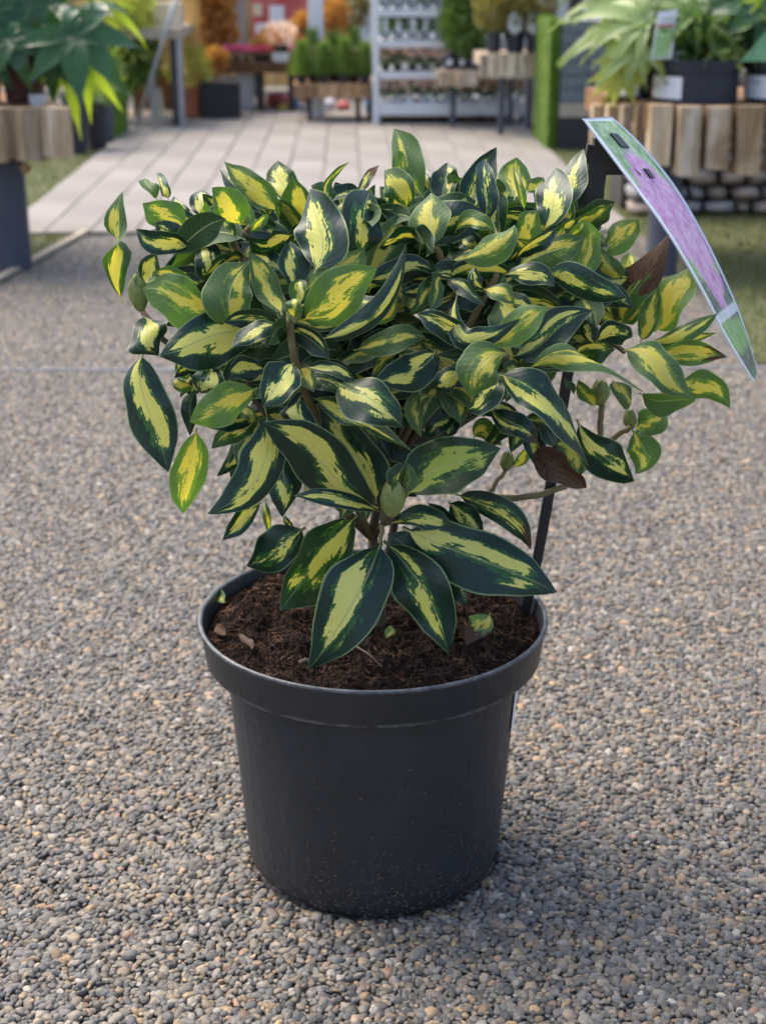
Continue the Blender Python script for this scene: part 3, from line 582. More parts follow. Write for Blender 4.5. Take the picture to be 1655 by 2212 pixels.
LEAVES='''
A 215,1490 165,960 215,462 235 -1 -1 .6 t=.35 tw=180 r=-10
A 400,1330 - 530,1020 215 2 3 .85 t=.1
A 530,525 - 418,318 130 3 5 0 t=.6 u
A 640,530 - 535,280 120 2 5 .65 t=.25
A 810,775 600,650 398,560 255 0 -1 .55 t=.55 u f=-.1
A 1185,850 880,770 640,540 160 0 1 .75
A 835,700 - 690,500 150 3 5 .95
A 865,965 570,930 322,800 200 -2 -4 .55 f=.25
A 905,935 690,860 488,742 170 -1 -1 .5
A 975,710 - 925,405 210 4 6 .75
A 1310,760 1200,610 1030,420 330 -3 -5 .85 t=.5 u f=-.15
A 1645,650 1430,430 1122,178 250 3 5 .95 t=.45 u f=-.1
A 1610,695 1330,480 1105,225 200 4 6 .12
A 1110,1295 1010,1100 918,875 270 -2 -1 .55
A 920,930 800,1060 680,1160 125 1 0 .05 t=.5 u
A 1170,1570 770,1470 393,1320 370 -5 -7 .42 t=.75 u f=-.12
A 885,1290 - 492,1210 165 -2 -3 .6 t=.4 u
A 1250,1710 1205,1400 1395,1108 440 -7 -5 .62 t=.4 u f=-.1
E 1335,300 860,290 445,440 430 -6 -9 .62 f=-.25
E 1430,220 1260,290 1090,240 140 -7 -9 .75 r=35
E 310,100 340,260 440,440 300 -2 -5 .85 f=-.2
B 280,1690 160,1440 0,1150 210 -8 -6 .97 t=.35 u f=-.1
B 370,1000 190,1090 15,1050 190 -2 -4 .65
A 1400,810 - 1352,478 85 0 1 .1 t=.8 u
A 1400,825 - 1560,660 75 -1 -2 .3 t=.6 u
A 1180,760 - 1230,840 120 2 1 .9
B 310,745 - 240,362 245 3 6 .92 t=.25
B 660,735 690,560 858,378 115 2 5 .6 t=.3 tw=70
B 690,650 - 520,580 100 4 5 0 t=.3
B 545,1335 610,960 490,596 420 -8 -4 .66 f=.08
B 935,1250 970,900 1065,586 370 -5 -1 .34 f=.05
B 1015,1505 1190,1140 1525,685 270 -4 -1 .55 t=.5 u f=-.2
C 200,1090 165,860 170,618 350 -6 -3 .68 t=.42 u f=-.15
B 1490,685 1350,380 1235,72 245 3 6 .5 t=.45 u
B 1250,580 - 1388,286 185 3 5 .2 t=.6 u
B 1348,775 1260,600 1115,448 230 0 1 .66 t=.25 u f=-.15
B 900,660 - 1112,400 80 2 4 .7 b=.3
B 700,730 820,640 950,598 120 3 5 .2
B 690,805 830,740 955,615 75 1 3 .9
B 1560,640 - 1605,450 115 4 6 .85
B 1545,630 - 1490,460 75 4 5 .85
B 400,1485 - 340,1048 235 -7 -6 .42 f=.2
B 478,1485 720,1310 992,1105 265 -7 -5 .12 t=.85 u f=-.1
B 440,1747 750,1530 1098,1288 370 -10 -11 .75 t=.5 u f=-.12
F 575,300 1040,110 1330,-510 170 -11 -10 .38 f=-.5 r=25
B 1000,1760 1120,1680 1255,1545 180 -8 -9 .85 t=.6 u
B 385,1720 - 360,1525 135 -11 -11 .85 t=.4 u
B 425,1610 - 420,1368 140 -9 -8 .97 t=.6
B 1100,1410 - 1245,1120 130 -1 1 .9
B 1575,1440 1440,1500 1285,1495 105 -6 -8 .35 f=-.3
B 1525,1510 - 1330,1610 125 -4 -5 .4 t=.4 u
B 780,1705 950,1610 1125,1580 140 -10 -11 .5
C 270,725 - 310,362 205 2 5 .62
C 505,855 560,560 725,246 240 0 3 .4
C 620,905 - 632,322 185 -3 1 .12 f=.3
C 870,695 - 892,332 245 1 4 .62 t=.6 u f=-.1
C 962,785 - 868,390 65 -1 1 .35 t=.7 u r=30
C 985,635 - 1125,498 120 2 3 .7 t=.4 u
C 1115,945 1210,690 1225,428 300 -5 -2 .72 f=.06
C 1330,745 1370,520 1455,266 190 1 4 .55 f=.1
C 765,1010 740,800 690,598 180 -3 -2 .3 t=.12 f=.3
C 740,1015 - 612,658 95 -4 -3 .45 t=.3
C 900,1015 980,920 1085,775 220 -4 -5 .72 t=.4 u f=-.2
C 355,915 - 465,665 155 0 1 .8 t=.35 u
C 370,972 540,860 715,950 130 -4 -6 .7 t=.45 u
C 395,1205 720,1070 872,878 215 -7 -8 .42 t=.5 u f=-.35
C 890,1185 1070,1050 1235,918 115 -5 -7 .55
C 1175,1025 - 1418,845 110 -2 -2 .92 t=.2
C 885,1280 1190,1120 1465,998 230 -4 -5 .28 t=.32 u f=-.05
C 1445,1362 1515,1130 1500,876 185 -5 -4 .35 t=.7 u f=-.25
C 1345,995 - 1485,890 100 -2 -2 .2 t=.4 u
C 560,1160 500,1060 440,950 190 0 1 .25
C 515,1320 340,1290 162,1312 150 -3 -6 .2
C 205,1300 100,1330 -10,1375 95 -3 -5 .75
C 612,1440 550,1370 545,1256 115 -9 -9 .35 f=-.3
C 615,1445 770,1470 892,1580 140 -9 -10 .68 t=.45 u
C 785,1325 1010,1310 1200,1412 175 -7 -9 .72 f=-.15
D 60,555 350,640 650,745 195 -7 -10 .28 f=-.25
C 825,1430 1080,1510 1310,1605 150 -3 -4 .55
G 400,-110 480,300 935,125 185 -10 -12 .4 f=-.2
C 290,1610 - 250,1415 70 -1 0 1.0
G 605,395 320,215 35,80 190 -9 -11 .5
G 640,370 890,200 1165,25 230 -11 -12 .5 t=.85 u f=-.1
G 850,450 1180,265 1540,60 290 -8 -8 .52 f=.1
G 815,420 600,520 480,830 320 -12 -14 .62 t=.5 u f=-.2
G 780,425 - 220,432 95 -11 -12 .05
G 745,595 640,740 455,905 240 -11 -12 .75
G 465,615 320,640 172,725 210 -8 -9 .9
G 735,595 1140,810 1545,1385 330 -12 -13 .55 f=-.2 tw=-45
G 985,565 1400,440 1990,750 220 -11 -10 .66 t=.45 u tw=-110
D 635,1125 890,1230 1168,1482 260 -5 -6 .62 t=.4 u f=-.15
D 755,1430 960,1490 1165,1490 170 -3 -4 .05 t=.5 u
D 1045,1375 1230,1380 1412,1542 200 -1 -2 .5 t=.5 u
D 430,1075 580,1000 692,1040 175 -7 -9 .42 f=-.15
D 430,1075 390,990 365,895 140 -5 -5 .35
D 445,405 610,290 748,143 215 4 4 .5 t=.85 u f=-.2
D 590,645 530,520 462,365 160 2 2 .75 t=.4 u
D 640,685 - 702,388 145 6 8 .4 t=.85 u
D 635,955 740,640 968,270 235 2 1 .85 t=.4 u b=.44 f=-.35
D 865,990 990,760 1115,512 280 4 4 .82 t=.95 u f=-.05
D 760,1065 830,870 895,645 135 1 1 .8 t=.5 u
D 820,1055 1070,1000 1325,852 125 2 1 .85 t=.6
D 790,1115 - 1318,990 75 1 1 .75 t=.5
D 845,1140 1100,1140 1380,1175 165 0 -2 .85 t=.6 u b=.12
D 300,1625 500,1900 722,2072 270 -7 -11 .32 f=-.15
D 700,1700 790,1850 735,2030 210 3 2 .35 t=.55 u f=-.2
D 720,1690 830,1650 955,1555 190 4 3 .25 t=.5 u
D 555,1340 650,1440 685,1560 125 2 1 .5 t=.4 u
G 1060,1200 1240,1380 1485,1560 235 -2 -4 .1 b=1 f=.6 tw=40
G 1180,1210 1370,1260 1430,1470 180 0 -2 .4 t=.4 u
D 210,1320 - 280,1435 55 -4 -5 0 t=.5
D 430,1540 370,1440 298,1330 105 3 4 .55 t=.6 u
G 655,895 900,1030 1078,1192 195 -4 -6 .12 b=.15
G 1080,1000 - 1240,1190 125 -2 -4 0 t=.1
G 530,1140 640,1080 765,1180 200 1 0 .5 t=.5 u
G 350,885 - 300,1135 190 -4 -5 .42
G 390,930 250,1000 100,1125 150 -3 -5 .15
F 1545,780 1390,880 1452,1125 135 -6 -8 .5 t=.5 u
H 845,425 1060,265 1305,185 260 -8 -8 .72 t=.25 l=.9 f=.1
G 860,1385 - 1042,1208 85 5 5 .85 t=.8
H 1085,408 1300,490 1458,678 115 -2 -5 .35 b=.1 f=-.1
F 370,500 260,650 92,872 270 -12 -14 .75
F 875,395 1190,300 1485,290 205 -7 -8 .12 t=.25 u
F 760,490 - 1145,388 95 -5 -6 .9 t=.2 u
F 1570,395 1370,570 1065,645 270 -8 -11 .5 f=-.15
F 480,540 680,550 895,655 115 -10 -12 .55
F 715,660 1020,810 1285,1045 360 -9 -13 .45 t=.12 f=-.2
F 545,800 870,970 1375,1250 175 -8 -12 .66 t=.3 tw=-70
F 1065,1685 900,1270 560,820 340 -7 -5 .32 f=.12
F 1085,1725 640,1380 105,1042 440 -8 -11 .72 f=-.08
F 1095,1755 740,1640 368,1622 140 -8 -11 .6
F 430,780 420,960 400,1130 330 -8 -9 .5
E 1560,1150 1490,1450 1480,1812 280 -7 -9 .52
E 1330,870 1310,1400 845,1775 340 -7 -10 .86 f=-.15
E 310,405 340,860 525,1425 370 -3 -6 .68 f=-.18
E 755,1045 690,1420 642,1792 265 -4 -4 .5 t=.6 u f=-.15
E 760,745 700,900 700,1115 120 -3 -4 0 f=-.2
E 1268,712 990,860 670,1020 290 -8 -10 .5 t=.85 u f=-.1
E 880,505 840,640 780,775 270 -6 -8 .52 f=-.1
E 1335,545 1180,560 1025,630 200 -7 -8 .75
E 735,705 - 535,652 115 -2 -3 .75 t=.4 u
E 600,455 - 690,645 140 -1 -2 .35 t=.4 u
E 1165,1035 1110,1230 930,1455 140 -3 -5 .45 f=-.2
E 1130,1250 - 1095,1565 115 -1 -2 .2
E 1305,1675 1160,1800 975,1995 160 -3 -4 .72
E 1330,1650 - 1368,1955 62 0 0 .5 t=.4 u
E 1490,1780 - 1558,1912 50 -1 -1 .5
E 1090,835 1190,930 1200,1035 115 -4 -5 .7 t=.5 u
H 728,635 600,930 365,1275 285 -8 -12 .55 f=-.06
H 742,635 930,860 1038,1192 235 -7 -11 .42 f=.1
H 830,570 1190,720 1602,875 265 -7 -7.5 .62 f=-.12
H 610,515 430,710 228,975 275 -7 -11 .42 t=.1 l=.4 f=.1
H 360,570 220,680 82,745 165 -4 -6 .2
H 760,560 930,520 1078,565 105 -6 -7 .65 t=.1
H 760,600 - 915,705 130 -6 -7 .0 t=.1
H 1070,820 - 1155,955 75 -5 -6 .1
H 530,810 - 388,905 75 -5 -6 0
H 1055,445 - 1225,605 125 -3 -5 .3
H 955,445 - 1065,565 75 -3 -4 .35
'''
n_=0
for ln in LEAVES.strip().splitlines():
    q=ln.split(); c=q[0]; g=lambda s: cp(c,*[float(a) for a in s.split(',')])
    b=g(q[1]); md=None if q[2]=='-' else g(q[2]); t=g(q[3]); wpx=float(q[4])/CROP[c][2]*S2D
    kw={}
    for fl in q[8:]:
        if fl=='u': kw['under']=True
        else:
            k,val=fl.split('='); kw[{'t':'tone','l':'lime','b':'brown','r':'roll','tw':'twist','f':'fold'}[k]]=float(val)
    n_+=1
    lf=leaf(b,md,t,wpx*1.17,float(q[5])/100,float(q[6])/100,float(q[7]),seed=n_,sag=random.Random(n_).uniform(-.018,.008),**kw)
    if kw.get('brown',0)>=.5: lf['label']='withered brown leaf'
# inner and rear whorls (behind the ones in front)
def in_poly(x,y,poly):
    c=False; j=len(poly)-1
    for i in range(len(poly)):
        if (poly[i][1]>y)!=(poly[j][1]>y) and x<(poly[j][0]-poly[i][0])*(y-poly[i][1])/(poly[j][1]-poly[i][1])+poly[i][0]: c=not c
        j=i
    return c
IN=[(420,520),(560,470),(760,450),(960,430),(1180,430),(1270,520),(1310,640),(1330,760),(1200,800),(1140,870),(990,850),(920,960),(770,1010),(620,960),(560,860),(420,760),(360,640)]
r_=random.Random(44); cnt=0; whorls=[]
while len(whorls)<24:
    x,y=r_.uniform(400,1320),r_.uniform(480,940)
    if not in_poly(x,y,IN): continue
    Y=r_.uniform(.00,.19) if len(whorls)>8 else r_.uniform(-.04,.03)
    whorls.append((x,y,Y)); a0=r_.uniform(0,6.28)
    for k in range(7):
        a=a0+k*6.283/7+r_.gauss(0,.2); L=r_.uniform(110,185)*(1.2/(1.2+Y)); el=r_.uniform(-.2,.8)
        tx,ty=x+L*math.cos(a),y-L*(.45*math.sin(a)*.5+.55*el); tY=Y+.06*math.sin(a)
        if not in_poly(tx,ty,IN): continue
        leaf((x,y),((x+tx)/2,(y+ty)/2-12),(tx,ty),r_.uniform(55,85),Y,tY,r_.choice((0,0,.2,.35,.55)),tone=r_.choice((0,0,.1,.3)),roll=r_.uniform(-50,50),seed=900+cnt,under=math.sin(a)<-.4 and el>.3,batch=INNER); cnt+=1  # mostly dark, little yellow: shade of the inner crown put into leaf colour
IN2=[(340,500),(480,445),(760,440),(1180,425),(1290,520),(1340,660),(1345,770),(1200,820),(1100,890),(1000,900),(960,1000),(880,1090),(720,1080),(600,1010),(530,930),(430,830),(360,760),(325,640)]
r_=random.Random(77); k=0
while k<215:
    x,y=(r_.uniform(340,1340),r_.uniform(480,960)) if k<155 else (r_.uniform(600,1100),r_.uniform(700,1040))
    if not in_poly(x,y,IN2): continue
    a=math.atan2(690-y,(x-830)*.7)+r_.gauss(0,1.0); L=r_.uniform(120,200); tx,ty=x+L*math.cos(a),y-L*math.sin(a)*.6+r_.uniform(-30,40)
    if not in_poly(tx,ty,IN2): continue
    Y=r_.uniform(-.03,.06) if k<155 else r_.uniform(-.03,.05); leaf((x,y),((x+tx)/2,(y+ty)/2-14),(tx,ty),r_.uniform(62,98),Y,Y+r_.uniform(-.03,.02),r_.choice((0,0,.1,.25,.45)),tone=r_.choice((0,0,.05,.25)),roll=r_.uniform(-35,35),seed=1500+k,under=r_.random()<.25,batch=INNER); k+=1  # filler leaves coloured dark to stand in for shade between the leaves
for wi,(x,y,Y,n,L0) in enumerate([(640,805,-.055,9,150),(612,705,-.085,8,120),(955,600,-.055,8,140),(1066,640,-.045,9,150),(530,560,.0,8,120),(860,760,-.03,9,170),(1120,790,-.06,8,150),(760,860,-.02,9,160),(1240,640,-.01,8,150),(960,820,-.03,9,160),(790,1050,-.02,8,120),(480,700,-.01,8,130),(1180,520,.01,8,130),(820,600,.03,9,130)]):
    for k in range(n):
        a=k*6.283/n+r_.gauss(0,.25); L=L0*r_.uniform(.75,1.25); fs=math.sin(a); tx,ty=x+L*math.cos(a),y-L*(.42*fs)+r_.uniform(-10,45)
        leaf((x+8*math.cos(a),y-4*fs),((x+tx)/2,(y+ty)/2-L*.10),(tx,ty),L*r_.uniform(.36,.48),Y+.01*fs,Y+.05*fs,r_.choice((0,.2,.4,.55)),tone=0 if fs<.3 else .2,roll=r_.uniform(-40,40),seed=2500+wi*20+k,under=fs<-.75,batch=INNER if wi>3 else None)
for wi,(x,y,Y,L0,n) in enumerate([(425,545,.04,120,5),(540,525,.05,140,6),(660,535,.045,140,6),(770,525,.06,135,6),(860,520,.05,150,6),(950,510,.06,145,6),(1040,520,.04,150,7),(1130,515,.05,140,6),(1225,520,.03,140,6),(1330,700,.06,130,6),(1000,560,.01,130,6),(700,600,.0,120,6),(1170,600,.0,130,6)]):
    for k in range(n):
        a=R(28)+R(124)*k/(n-1)+r_.gauss(0,.12); L=L0*r_.uniform(.75,1.2)*(.75+.25*math.sin(a)); tx,ty=x+L*math.cos(a),y-L*math.sin(a)*.92
        if ty<352: ty=352+r_.uniform(0,30)
        dy=r_.uniform(-.035,.04); leaf((x,y),((x+tx)/2+r_.uniform(-8,8)-6*math.cos(a),(y+ty)/2-6),(tx,ty),L*r_.uniform(.38,.50),Y,Y+dy,r_.choice((.1,.45,.6,.75,.85)),tone=r_.choice((0,.1,.3,.5)),roll=r_.uniform(-38,38),fold=r_.uniform(.1,.5),seed=3500+wi*20+k,under=dy<0)
for wi,(x,y,Y,L0) in enumerate([(560,905,-.03,150),(455,790,-.005,120),(1130,905,.0,120),(700,985,-.03,130)]):
    for k in range(6):
        a=R(190)+R(160)*k/5+r_.gauss(0,.15); L=L0*r_.uniform(.8,1.2); tx,ty=x+L*math.cos(a)*.8,y-L*math.sin(a)*.8
        leaf((x,y),((x+tx)/2,(y+ty)/2-12),(tx,ty),L*r_.uniform(.34,.46),Y,Y-.02,r_.choice((.1,.35,.5,.7)),tone=r_.choice((0,0,.3)),roll=r_.uniform(-40,40),seed=4500+wi*20+k,under=r_.random()<.3)
inner=leaf_object('inner_foliage',INNER); inner['kind']='stuff'
# ---- stems
def stem(pts,r0,r1,mat=STEM,name='stem'):
    m=MB(); n=len(pts); P0=[Vector(p) for p in pts]; sp=[];
    for i in range(n-1):
        a=P0[max(i-1,0)];b=P0[i];c=P0[i+1];d_=P0[min(i+2,n-1)]
        for k in range(5):
            t=k/5; sp.append(.5*((2*b)+(c-a)*t+(2*a-5*b+4*c-d_)*t*t+(3*b-a-3*c+d_)*t**3))
    sp.append(P0[-1]); k=len(sp)
    for i in range(1,k-1): sp[i]=sp[i]+Vector((random.gauss(0,.0005),random.gauss(0,.0005),random.gauss(0,.0005)))
    m.tube(sp,[.62*(r0+(r1-r0)*i/(k-1)) for i in range(k)],8); return m.build(name,mat,plant,True)
def S(c,x,y,Y): return P(*cp(c,x,y),Y/100)
base=Vector((.005,-.005,SOILZ-.02)); fork=Vector((.0,-.002,.30)); fork2=Vector((.01,.0,.36))
stem([base,(.006,-.002,.25),fork,fork2],.0085,.006,TWIG,'trunk')
TG=[([fork,S('F',490,800,-5),S('F',380,480,-9.5),S('F',340,150,-10),S('B',380,1740,-10)],.0055,.0042,STEM),
    ([fork2,S('A',1300,1040,-1),S('A',1350,850,0),S('A',1395,780,0)],.0050,.004,STEM),
    ([fork,S('E',700,520,-2),S('E',420,220,-2),S('A',400,1560,-1)],.0045,.0036,TWIG),
    ([fork2,S('C',380,1500,-4),S('C',260,1180,-5),S('C',200,1080,-5.5)],.0050,.004,STEM),
    ([fork2,S('C',640,1480,-5),S('C',700,1300,-5),S('C',760,1120,-4.5)],.0048,.0042,STEM),
    ([fork2,S('G',400,700,-3),S('G',620,560,-8),S('G',810,450,-11)],.0046,.004,TWIG),
    ([fork2,S('C',900,1250,4),S('D',420,900,4),S('D',640,955,2)],.0045,.0036,TWIG),
    ([(.01,.0,.27),S('G',640,1700,2),S('G',900,1640,2.5),S('G',1290,1540,3),S('D',480,1830,4),S('D',690,1680,4)],.0055,.0042,STEM),
    ([S('D',460,1840,4),S('D',470,1650,4),S('D',480,1520,4)],.0042,.0045,STEM),
    ([S('G',600,1690,2),S('G',680,1560,3),S('G',800,1400,5)],.0045,.0032,STEM),
    ([Vector((.004,-.006,.255)),S('H',800,520,-5),S('H',745,545,-7.5),S('H',745,470,-8)],.0055,.005,TWIG),
    ([S('H',735,560,-7.6),S('H',728,600,-7.9),S('H',722,650,-8.2)],.0035,.0024,STEM),
    ([S('C',900,1250,4),S('D',420,960,0),S('D',640,1130,-4.5)],.0040,.0034,TWIG),
    ([fork,S('G',260,1000,-4),S('G',380,900,-4)],.004,.003,TWIG),
    ([fork,S('E',1250,800,-6),S('E',1330,560,-7)],.004,.003,TWIG)]
for pts,a,b,mt in TG: stem(pts,a,b,mt)
for x,y,Y in whorls[::2]: stem([fork2,P(x,(y+900)/2,Y*.6),P(x,y,Y)],.004,.003,TWIG)
# ---- buds
def bud(base,tip,rad,seed):
    base=Vector(base);tip=Vector(tip);ax=tip-base;L=ax.length;t=ax.normalized();u=t.orthogonal().normalized();q=t.cross(u)
    m=MB(); pts=[];rr=[]
    for i in range(10):
        s=i/9; pts.append(base+t*L*s*.96); rr.append(rad*.9*max(.06,math.sin(math.pi*(s*.86+.10))**.8))
    m.tube(pts,rr,10); o=m.build('bud',BUDM,plant,True); r=random.Random(seed)
    for row in range(4):
        for k in range(5):
            a=2*math.pi*(k+.5*(row%2))/5+r.gauss(0,.1); s0=.04+row*.16; s1=min(1.03,s0+.46+r.uniform(-.04,.05)); v=[];f=[]
            for i in range(6):
                s=s0+(s1-s0)*i/5; R_=rad*max(.10,math.sin(math.pi*min(.97,s*.86+.10))**.8)*1.02+.0006*i/5*(1+r.random()); wv=.62*math.sin(math.pi*min(.99,(i/5)*.72+.28))
                for j in (-1,0,1):
                    aa=a+j*wv; v.append(base+t*L*s+(u*math.cos(aa)+q*math.sin(aa))*R_*(1 if j else 1.05))
            for i in range(5):
                for j in range(2): f.append((i*3+j,i*3+j+1,(i+1)*3+j+1,(i+1)*3+j))
            mobj('scale',v,f,BUDS,o,True)
bud(S('A',385,1560,-2),S('A',335,1200,-2),.0070,1)
bud(S('F',1190,1790,-9),S('F',1230,1460,-9.5),.0092,2)
bud(S('D',465,1520,4),S('D',475,1330,4),.0075,3)
bud(S('D',690,1700,5),S('D',680,1545,5),.0050,4)
bud(S('G',800,1410,5),S('G',825,1245,5),.0055,5)
bud(S('B',385,1760,-10.5),S('B',380,1560,-10.5),.0050,6)
leaf(cp('F',1215,1560),cp('F',1250,1450),cp('F',1320,1345),62*S2D,-.10,-.10,.1,tone=.3,seed=801)
leaf(cp('F',1300,1600),cp('F',1345,1480),cp('F',1300,1345),40*S2D,-.097,-.097,.1,tone=.5,seed=802,under=True)
# ---- fallen bits on the soil (each a thing of its own)
def fallen(px0,py0,px1,py1,wpx,label,splash,tone,brown,under,seed,lift=.004):
    a=G(px0,py0,SOILZ+lift); b=G(px1,py1,SOILZ+lift)
    pa=(px0,py0);pb=(px1,py1)
    o=leaf(pa,None,pb,wpx,a.y,b.y,splash,tone,0,brown,under,seed=seed,fold=.25)
    o.parent=None; o.matrix_parent_inverse=Matrix.Identity(4); o.name='fallen_leaf'; return tag(o,label,'fallen leaf')
fallen(463,1270,487,1302,26,'small pale green leaf scrap on the soil by the pot\'s left rim',.2,1,0,True,501,.006)
fallen(848,1352,835,1378,22,'tiny pale green leaf scrap lying on soil between hanging leaves',.2,1,0,True,502,.006)
fallen(1058,1325,1008,1392,52,'half brown half yellow fallen leaf on the soil near the stake',.7,.9,.42,True,503,.008)
fallen(518,1368,545,1400,22,'tan curled dry leaf flake on the soil',0,.5,1,False,504,.006)
fallen(468,1348,488,1372,24,'grey brown dead leaf flake on the soil beside the rim',0,.5,1,True,505,.006)
for k,(x0,y0,x1,y1,rr) in enumerate([(768,1395,825,1440,.0008),(648,1432,672,1430,.0022)]):
    m=MB(); a=G(x0,y0,SOILZ+.004); b=G(x1,y1,SOILZ+.004); m.tube([a,(a+b)/2+Vector((0,.002,.001)),b],rr,6)
    tag(m.build('twig',TWIG,None,True),['thin dry straw lying on the soil','short tan broken twig end lying on the soil'][k],'twig')
# ================================================================== plant label on its stake
lab=empty('plant_label',G(1131,1318,SOILZ),'curved printed plastic plant label with pink flower photo on a black stake','plant label')
sy=G(1131,1318,SOILZ).y
def flat_bar(name,pts,w_,mat,parent,th=.004):
    m=MB(); v=[];n=len(pts)
    for i,(p,ww) in enumerate(zip(pts,w_)):
        t=(pts[min(i+1,n-1)]-pts[max(i-1,0)]).normalized(); s=t.cross(Vector((0,1,0))).normalized()
        for a,b in ((-1,-1),(1,-1),(1,1),(-1,1)): v.append(p+s*(ww*a/2)+Vector((0,th*b/2,0)))
    f=[(i*4+j,i*4+(j+1)%4,(i+1)*4+(j+1)%4,(i+1)*4+j) for i in range(n-1) for j in range(4)]+[(3,2,1,0),tuple(range(4*n-4,4*n))]
    m.add(v,f); return m.build(name,mat,parent)
ys=sy; yt=.055
sp=[(1131,1330),(1160,1210),(1178,1110),(1200,980),(1222,830),(1252,650),(1275,520),(1286,440)]
def ky(y): return ys+(yt-ys)*(1330-y)/(1330-300)
flat_bar('stake',[P(x,y,ky(y)) for x,y in sp],[.0085,.0085,.009,.009,.009,.0095,.0095,.0095],STAKE,lab)
flat_bar('socket',[P(x,y,ky(y)-.001) for x,y in [(1281,470),(1283,400),(1294,325)]],[.0135,.0155,.0150],STAKE,lab,.011)
flat_bar('collar',[P(x,y,ky(y)-.001) for x,y in [(1280,475),(1281,462)]],[.0155,.0155],STAKE,lab,.013)
flat_bar('thumb_tab',[P(x,y,yt-.002) for x,y in [(1268,352),(1276,312)]],[.0055,.0060],STAKE,lab,.009)
m=MB(); a=[P(x,y,yt-.008) for x,y in [(1284,378),(1284,300),(1297,285),(1385,378)]]; b=[p+Vector((0,.012,0)) for p in a]
m.add(a+b,[(0,3,2,1),(4,5,6,7),(0,1,5,4),(1,2,6,5),(2,3,7,6),(3,0,4,7)]); m.build('bracket',STAKE,lab)
def s5(x,y): return ((1580+x/2.6025)*S2D,(300+y/2.6025)*S2D)
fe=[(137,82),(240,220),(480,540),(740,895),(1000,1330),(1180,1680),(1385,2005)]
be=[(345,68),(560,268),(800,560),(1000,895),(1165,1230),(1305,1570),(1408,1930)]
def resample(pts,n):
    pts=[Vector((x,y,0)) for x,y in pts]; out=[]
    for i in range(n+1):
        t=i/n*(len(pts)-1); k=min(int(t),len(pts)-2); u=t-k
        a=pts[max(k-1,0)];b=pts[k];c=pts[k+1];d_=pts[min(k+2,len(pts)-1)]
        out.append(.5*((2*b)+(c-a)*u+(2*a-5*b+4*c-d_)*u*u+(3*b-a-3*c+d_)*u**3))
    return out
NS=30; fr=resample(fe,NS); br=resample(be,NS); v=[];uv=[];f=[]
YF,YB=.022,.100
def card_pt(i,j):
    if i!=int(i): return card_pt(int(i),j).lerp(card_pt(int(i)+1,j),i-int(i))
    i=int(i)
    a=P(*s5(fr[i].x,fr[i].y),YF); b=P(*s5(br[i].x,br[i].y),YB); return a.lerp(b,j/6)
for i in range(NS+1):
    for j in range(7): v.append(card_pt(i,j)); uv.append((i/NS,j/6))
for i in range(NS):
    for j in range(6): f.append((i*7+j,i*7+j+1,(i+1)*7+j+1,(i+1)*7+j))
nv=len(v)
me_=mesh('tmp',v,f); me_.calc_loop_triangles(); nr=[Vector(x.normal) for x in me_.vertices]
sgn=-1 if sum(n.z for n in nr)>0 else 1
v2=[p+n*(.0009*sgn) for p,n in zip(v,nr)]; top_up=sum(n.z for n in nr)>0
F2=[q if top_up else q[::-1] for q in f]+[tuple(i+nv for i in (q[::-1] if top_up else q)) for q in f]
bd=[i*7 for i in range(NS+1)]+[NS*7+j for j in range(1,7)]+[i*7+6 for i in range(NS-1,-1,-1)]+[j for j in range(5,0,-1)]
F2+=[(bd[i],bd[(i+1)%len(bd)],bd[(i+1)%len(bd)]+nv,bd[i]+nv) for i in range(len(bd))]
def mat_card():
    m=NT('printed_card'); uvn=m.new('ShaderNodeSeparateXYZ'); m.set(uvn.inputs[0],m.coord('UV')); s,t=uvn.outputs[0],uvn.outputs[1]
    n=m.noise(m.xyz(m.math('MULTIPLY',s,16.0),m.math('MULTIPLY',t,7.0),0.0),1.0,5,.7); n2=m.noise(m.xyz(m.math('MULTIPLY',s,42.0),m.math('MULTIPLY',t,16.0),5.0),1.0,4,.7)
    green=m.ramp(n,[(.3,(.05,.13,.05)),(.5,(.22,.36,.14)),(.68,(.50,.60,.36))])
    pink=m.ramp(m.math('ADD',m.math('MULTIPLY',n,.5),m.math('MULTIPLY',n2,.5)),[(.32,(.22,.06,.16)),(.45,(.50,.20,.42)),(.56,(.62,.38,.56)),(.72,(.72,.62,.72))])
    dark=m.ramp(n2,[(.3,(.012,.03,.02)),(.55,(.08,.14,.09)),(.75,(.42,.48,.46))])
    ds=m.math('ABSOLUTE',m.math('SUBTRACT',s,.46)); dt=m.math('ABSOLUTE',m.math('SUBTRACT',t,.52))
    fl=m.math('ADD',m.math('MULTIPLY',ds,3.1),m.math('MULTIPLY',dt,1.35)); fl=m.math('ADD',fl,m.math('MULTIPLY_ADD',n,.9,-.45))
    c=m.mix(m.step(fl,.86,.92,1,0),green,pink)
    c=m.mix(m.step(s,.62,.66),c,m.mix(m.step(fl,1.0,1.08,1,0),dark,pink))
    band=m.ramp(n,[(.3,(.10,.26,.05)),(.7,(.30,.50,.18))]); c=m.mix(m.step(m.math('ADD',s,m.math('MULTIPLY',t,-.035)),.765,.785),c,band)
    c=m.mix(m.math('MULTIPLY',m.step(m.math('ABSOLUTE',m.math('SUBTRACT',s,.772)),.014,.020,1,0),.8),c,(.66,.72,.72))
    c=m.mix(m.step(s,.885,.91),c,dark)
    bor=m.math('MAXIMUM',m.step(m.math('ABSOLUTE',m.math('SUBTRACT',t,.5)),.425,.43),m.step(s,.035,.04,1,0)); c=m.mix(bor,c,(.70,.76,.82))
    m.color(c); m.rough(.38); m.b.inputs['Specular IOR Level'].default_value=.4; return m.m
cm=mesh('card',v+v2,F2,mat_card(),True,uv+uv); card=link('card',cm,lab); card['label']='glossy curved printed card with white border'
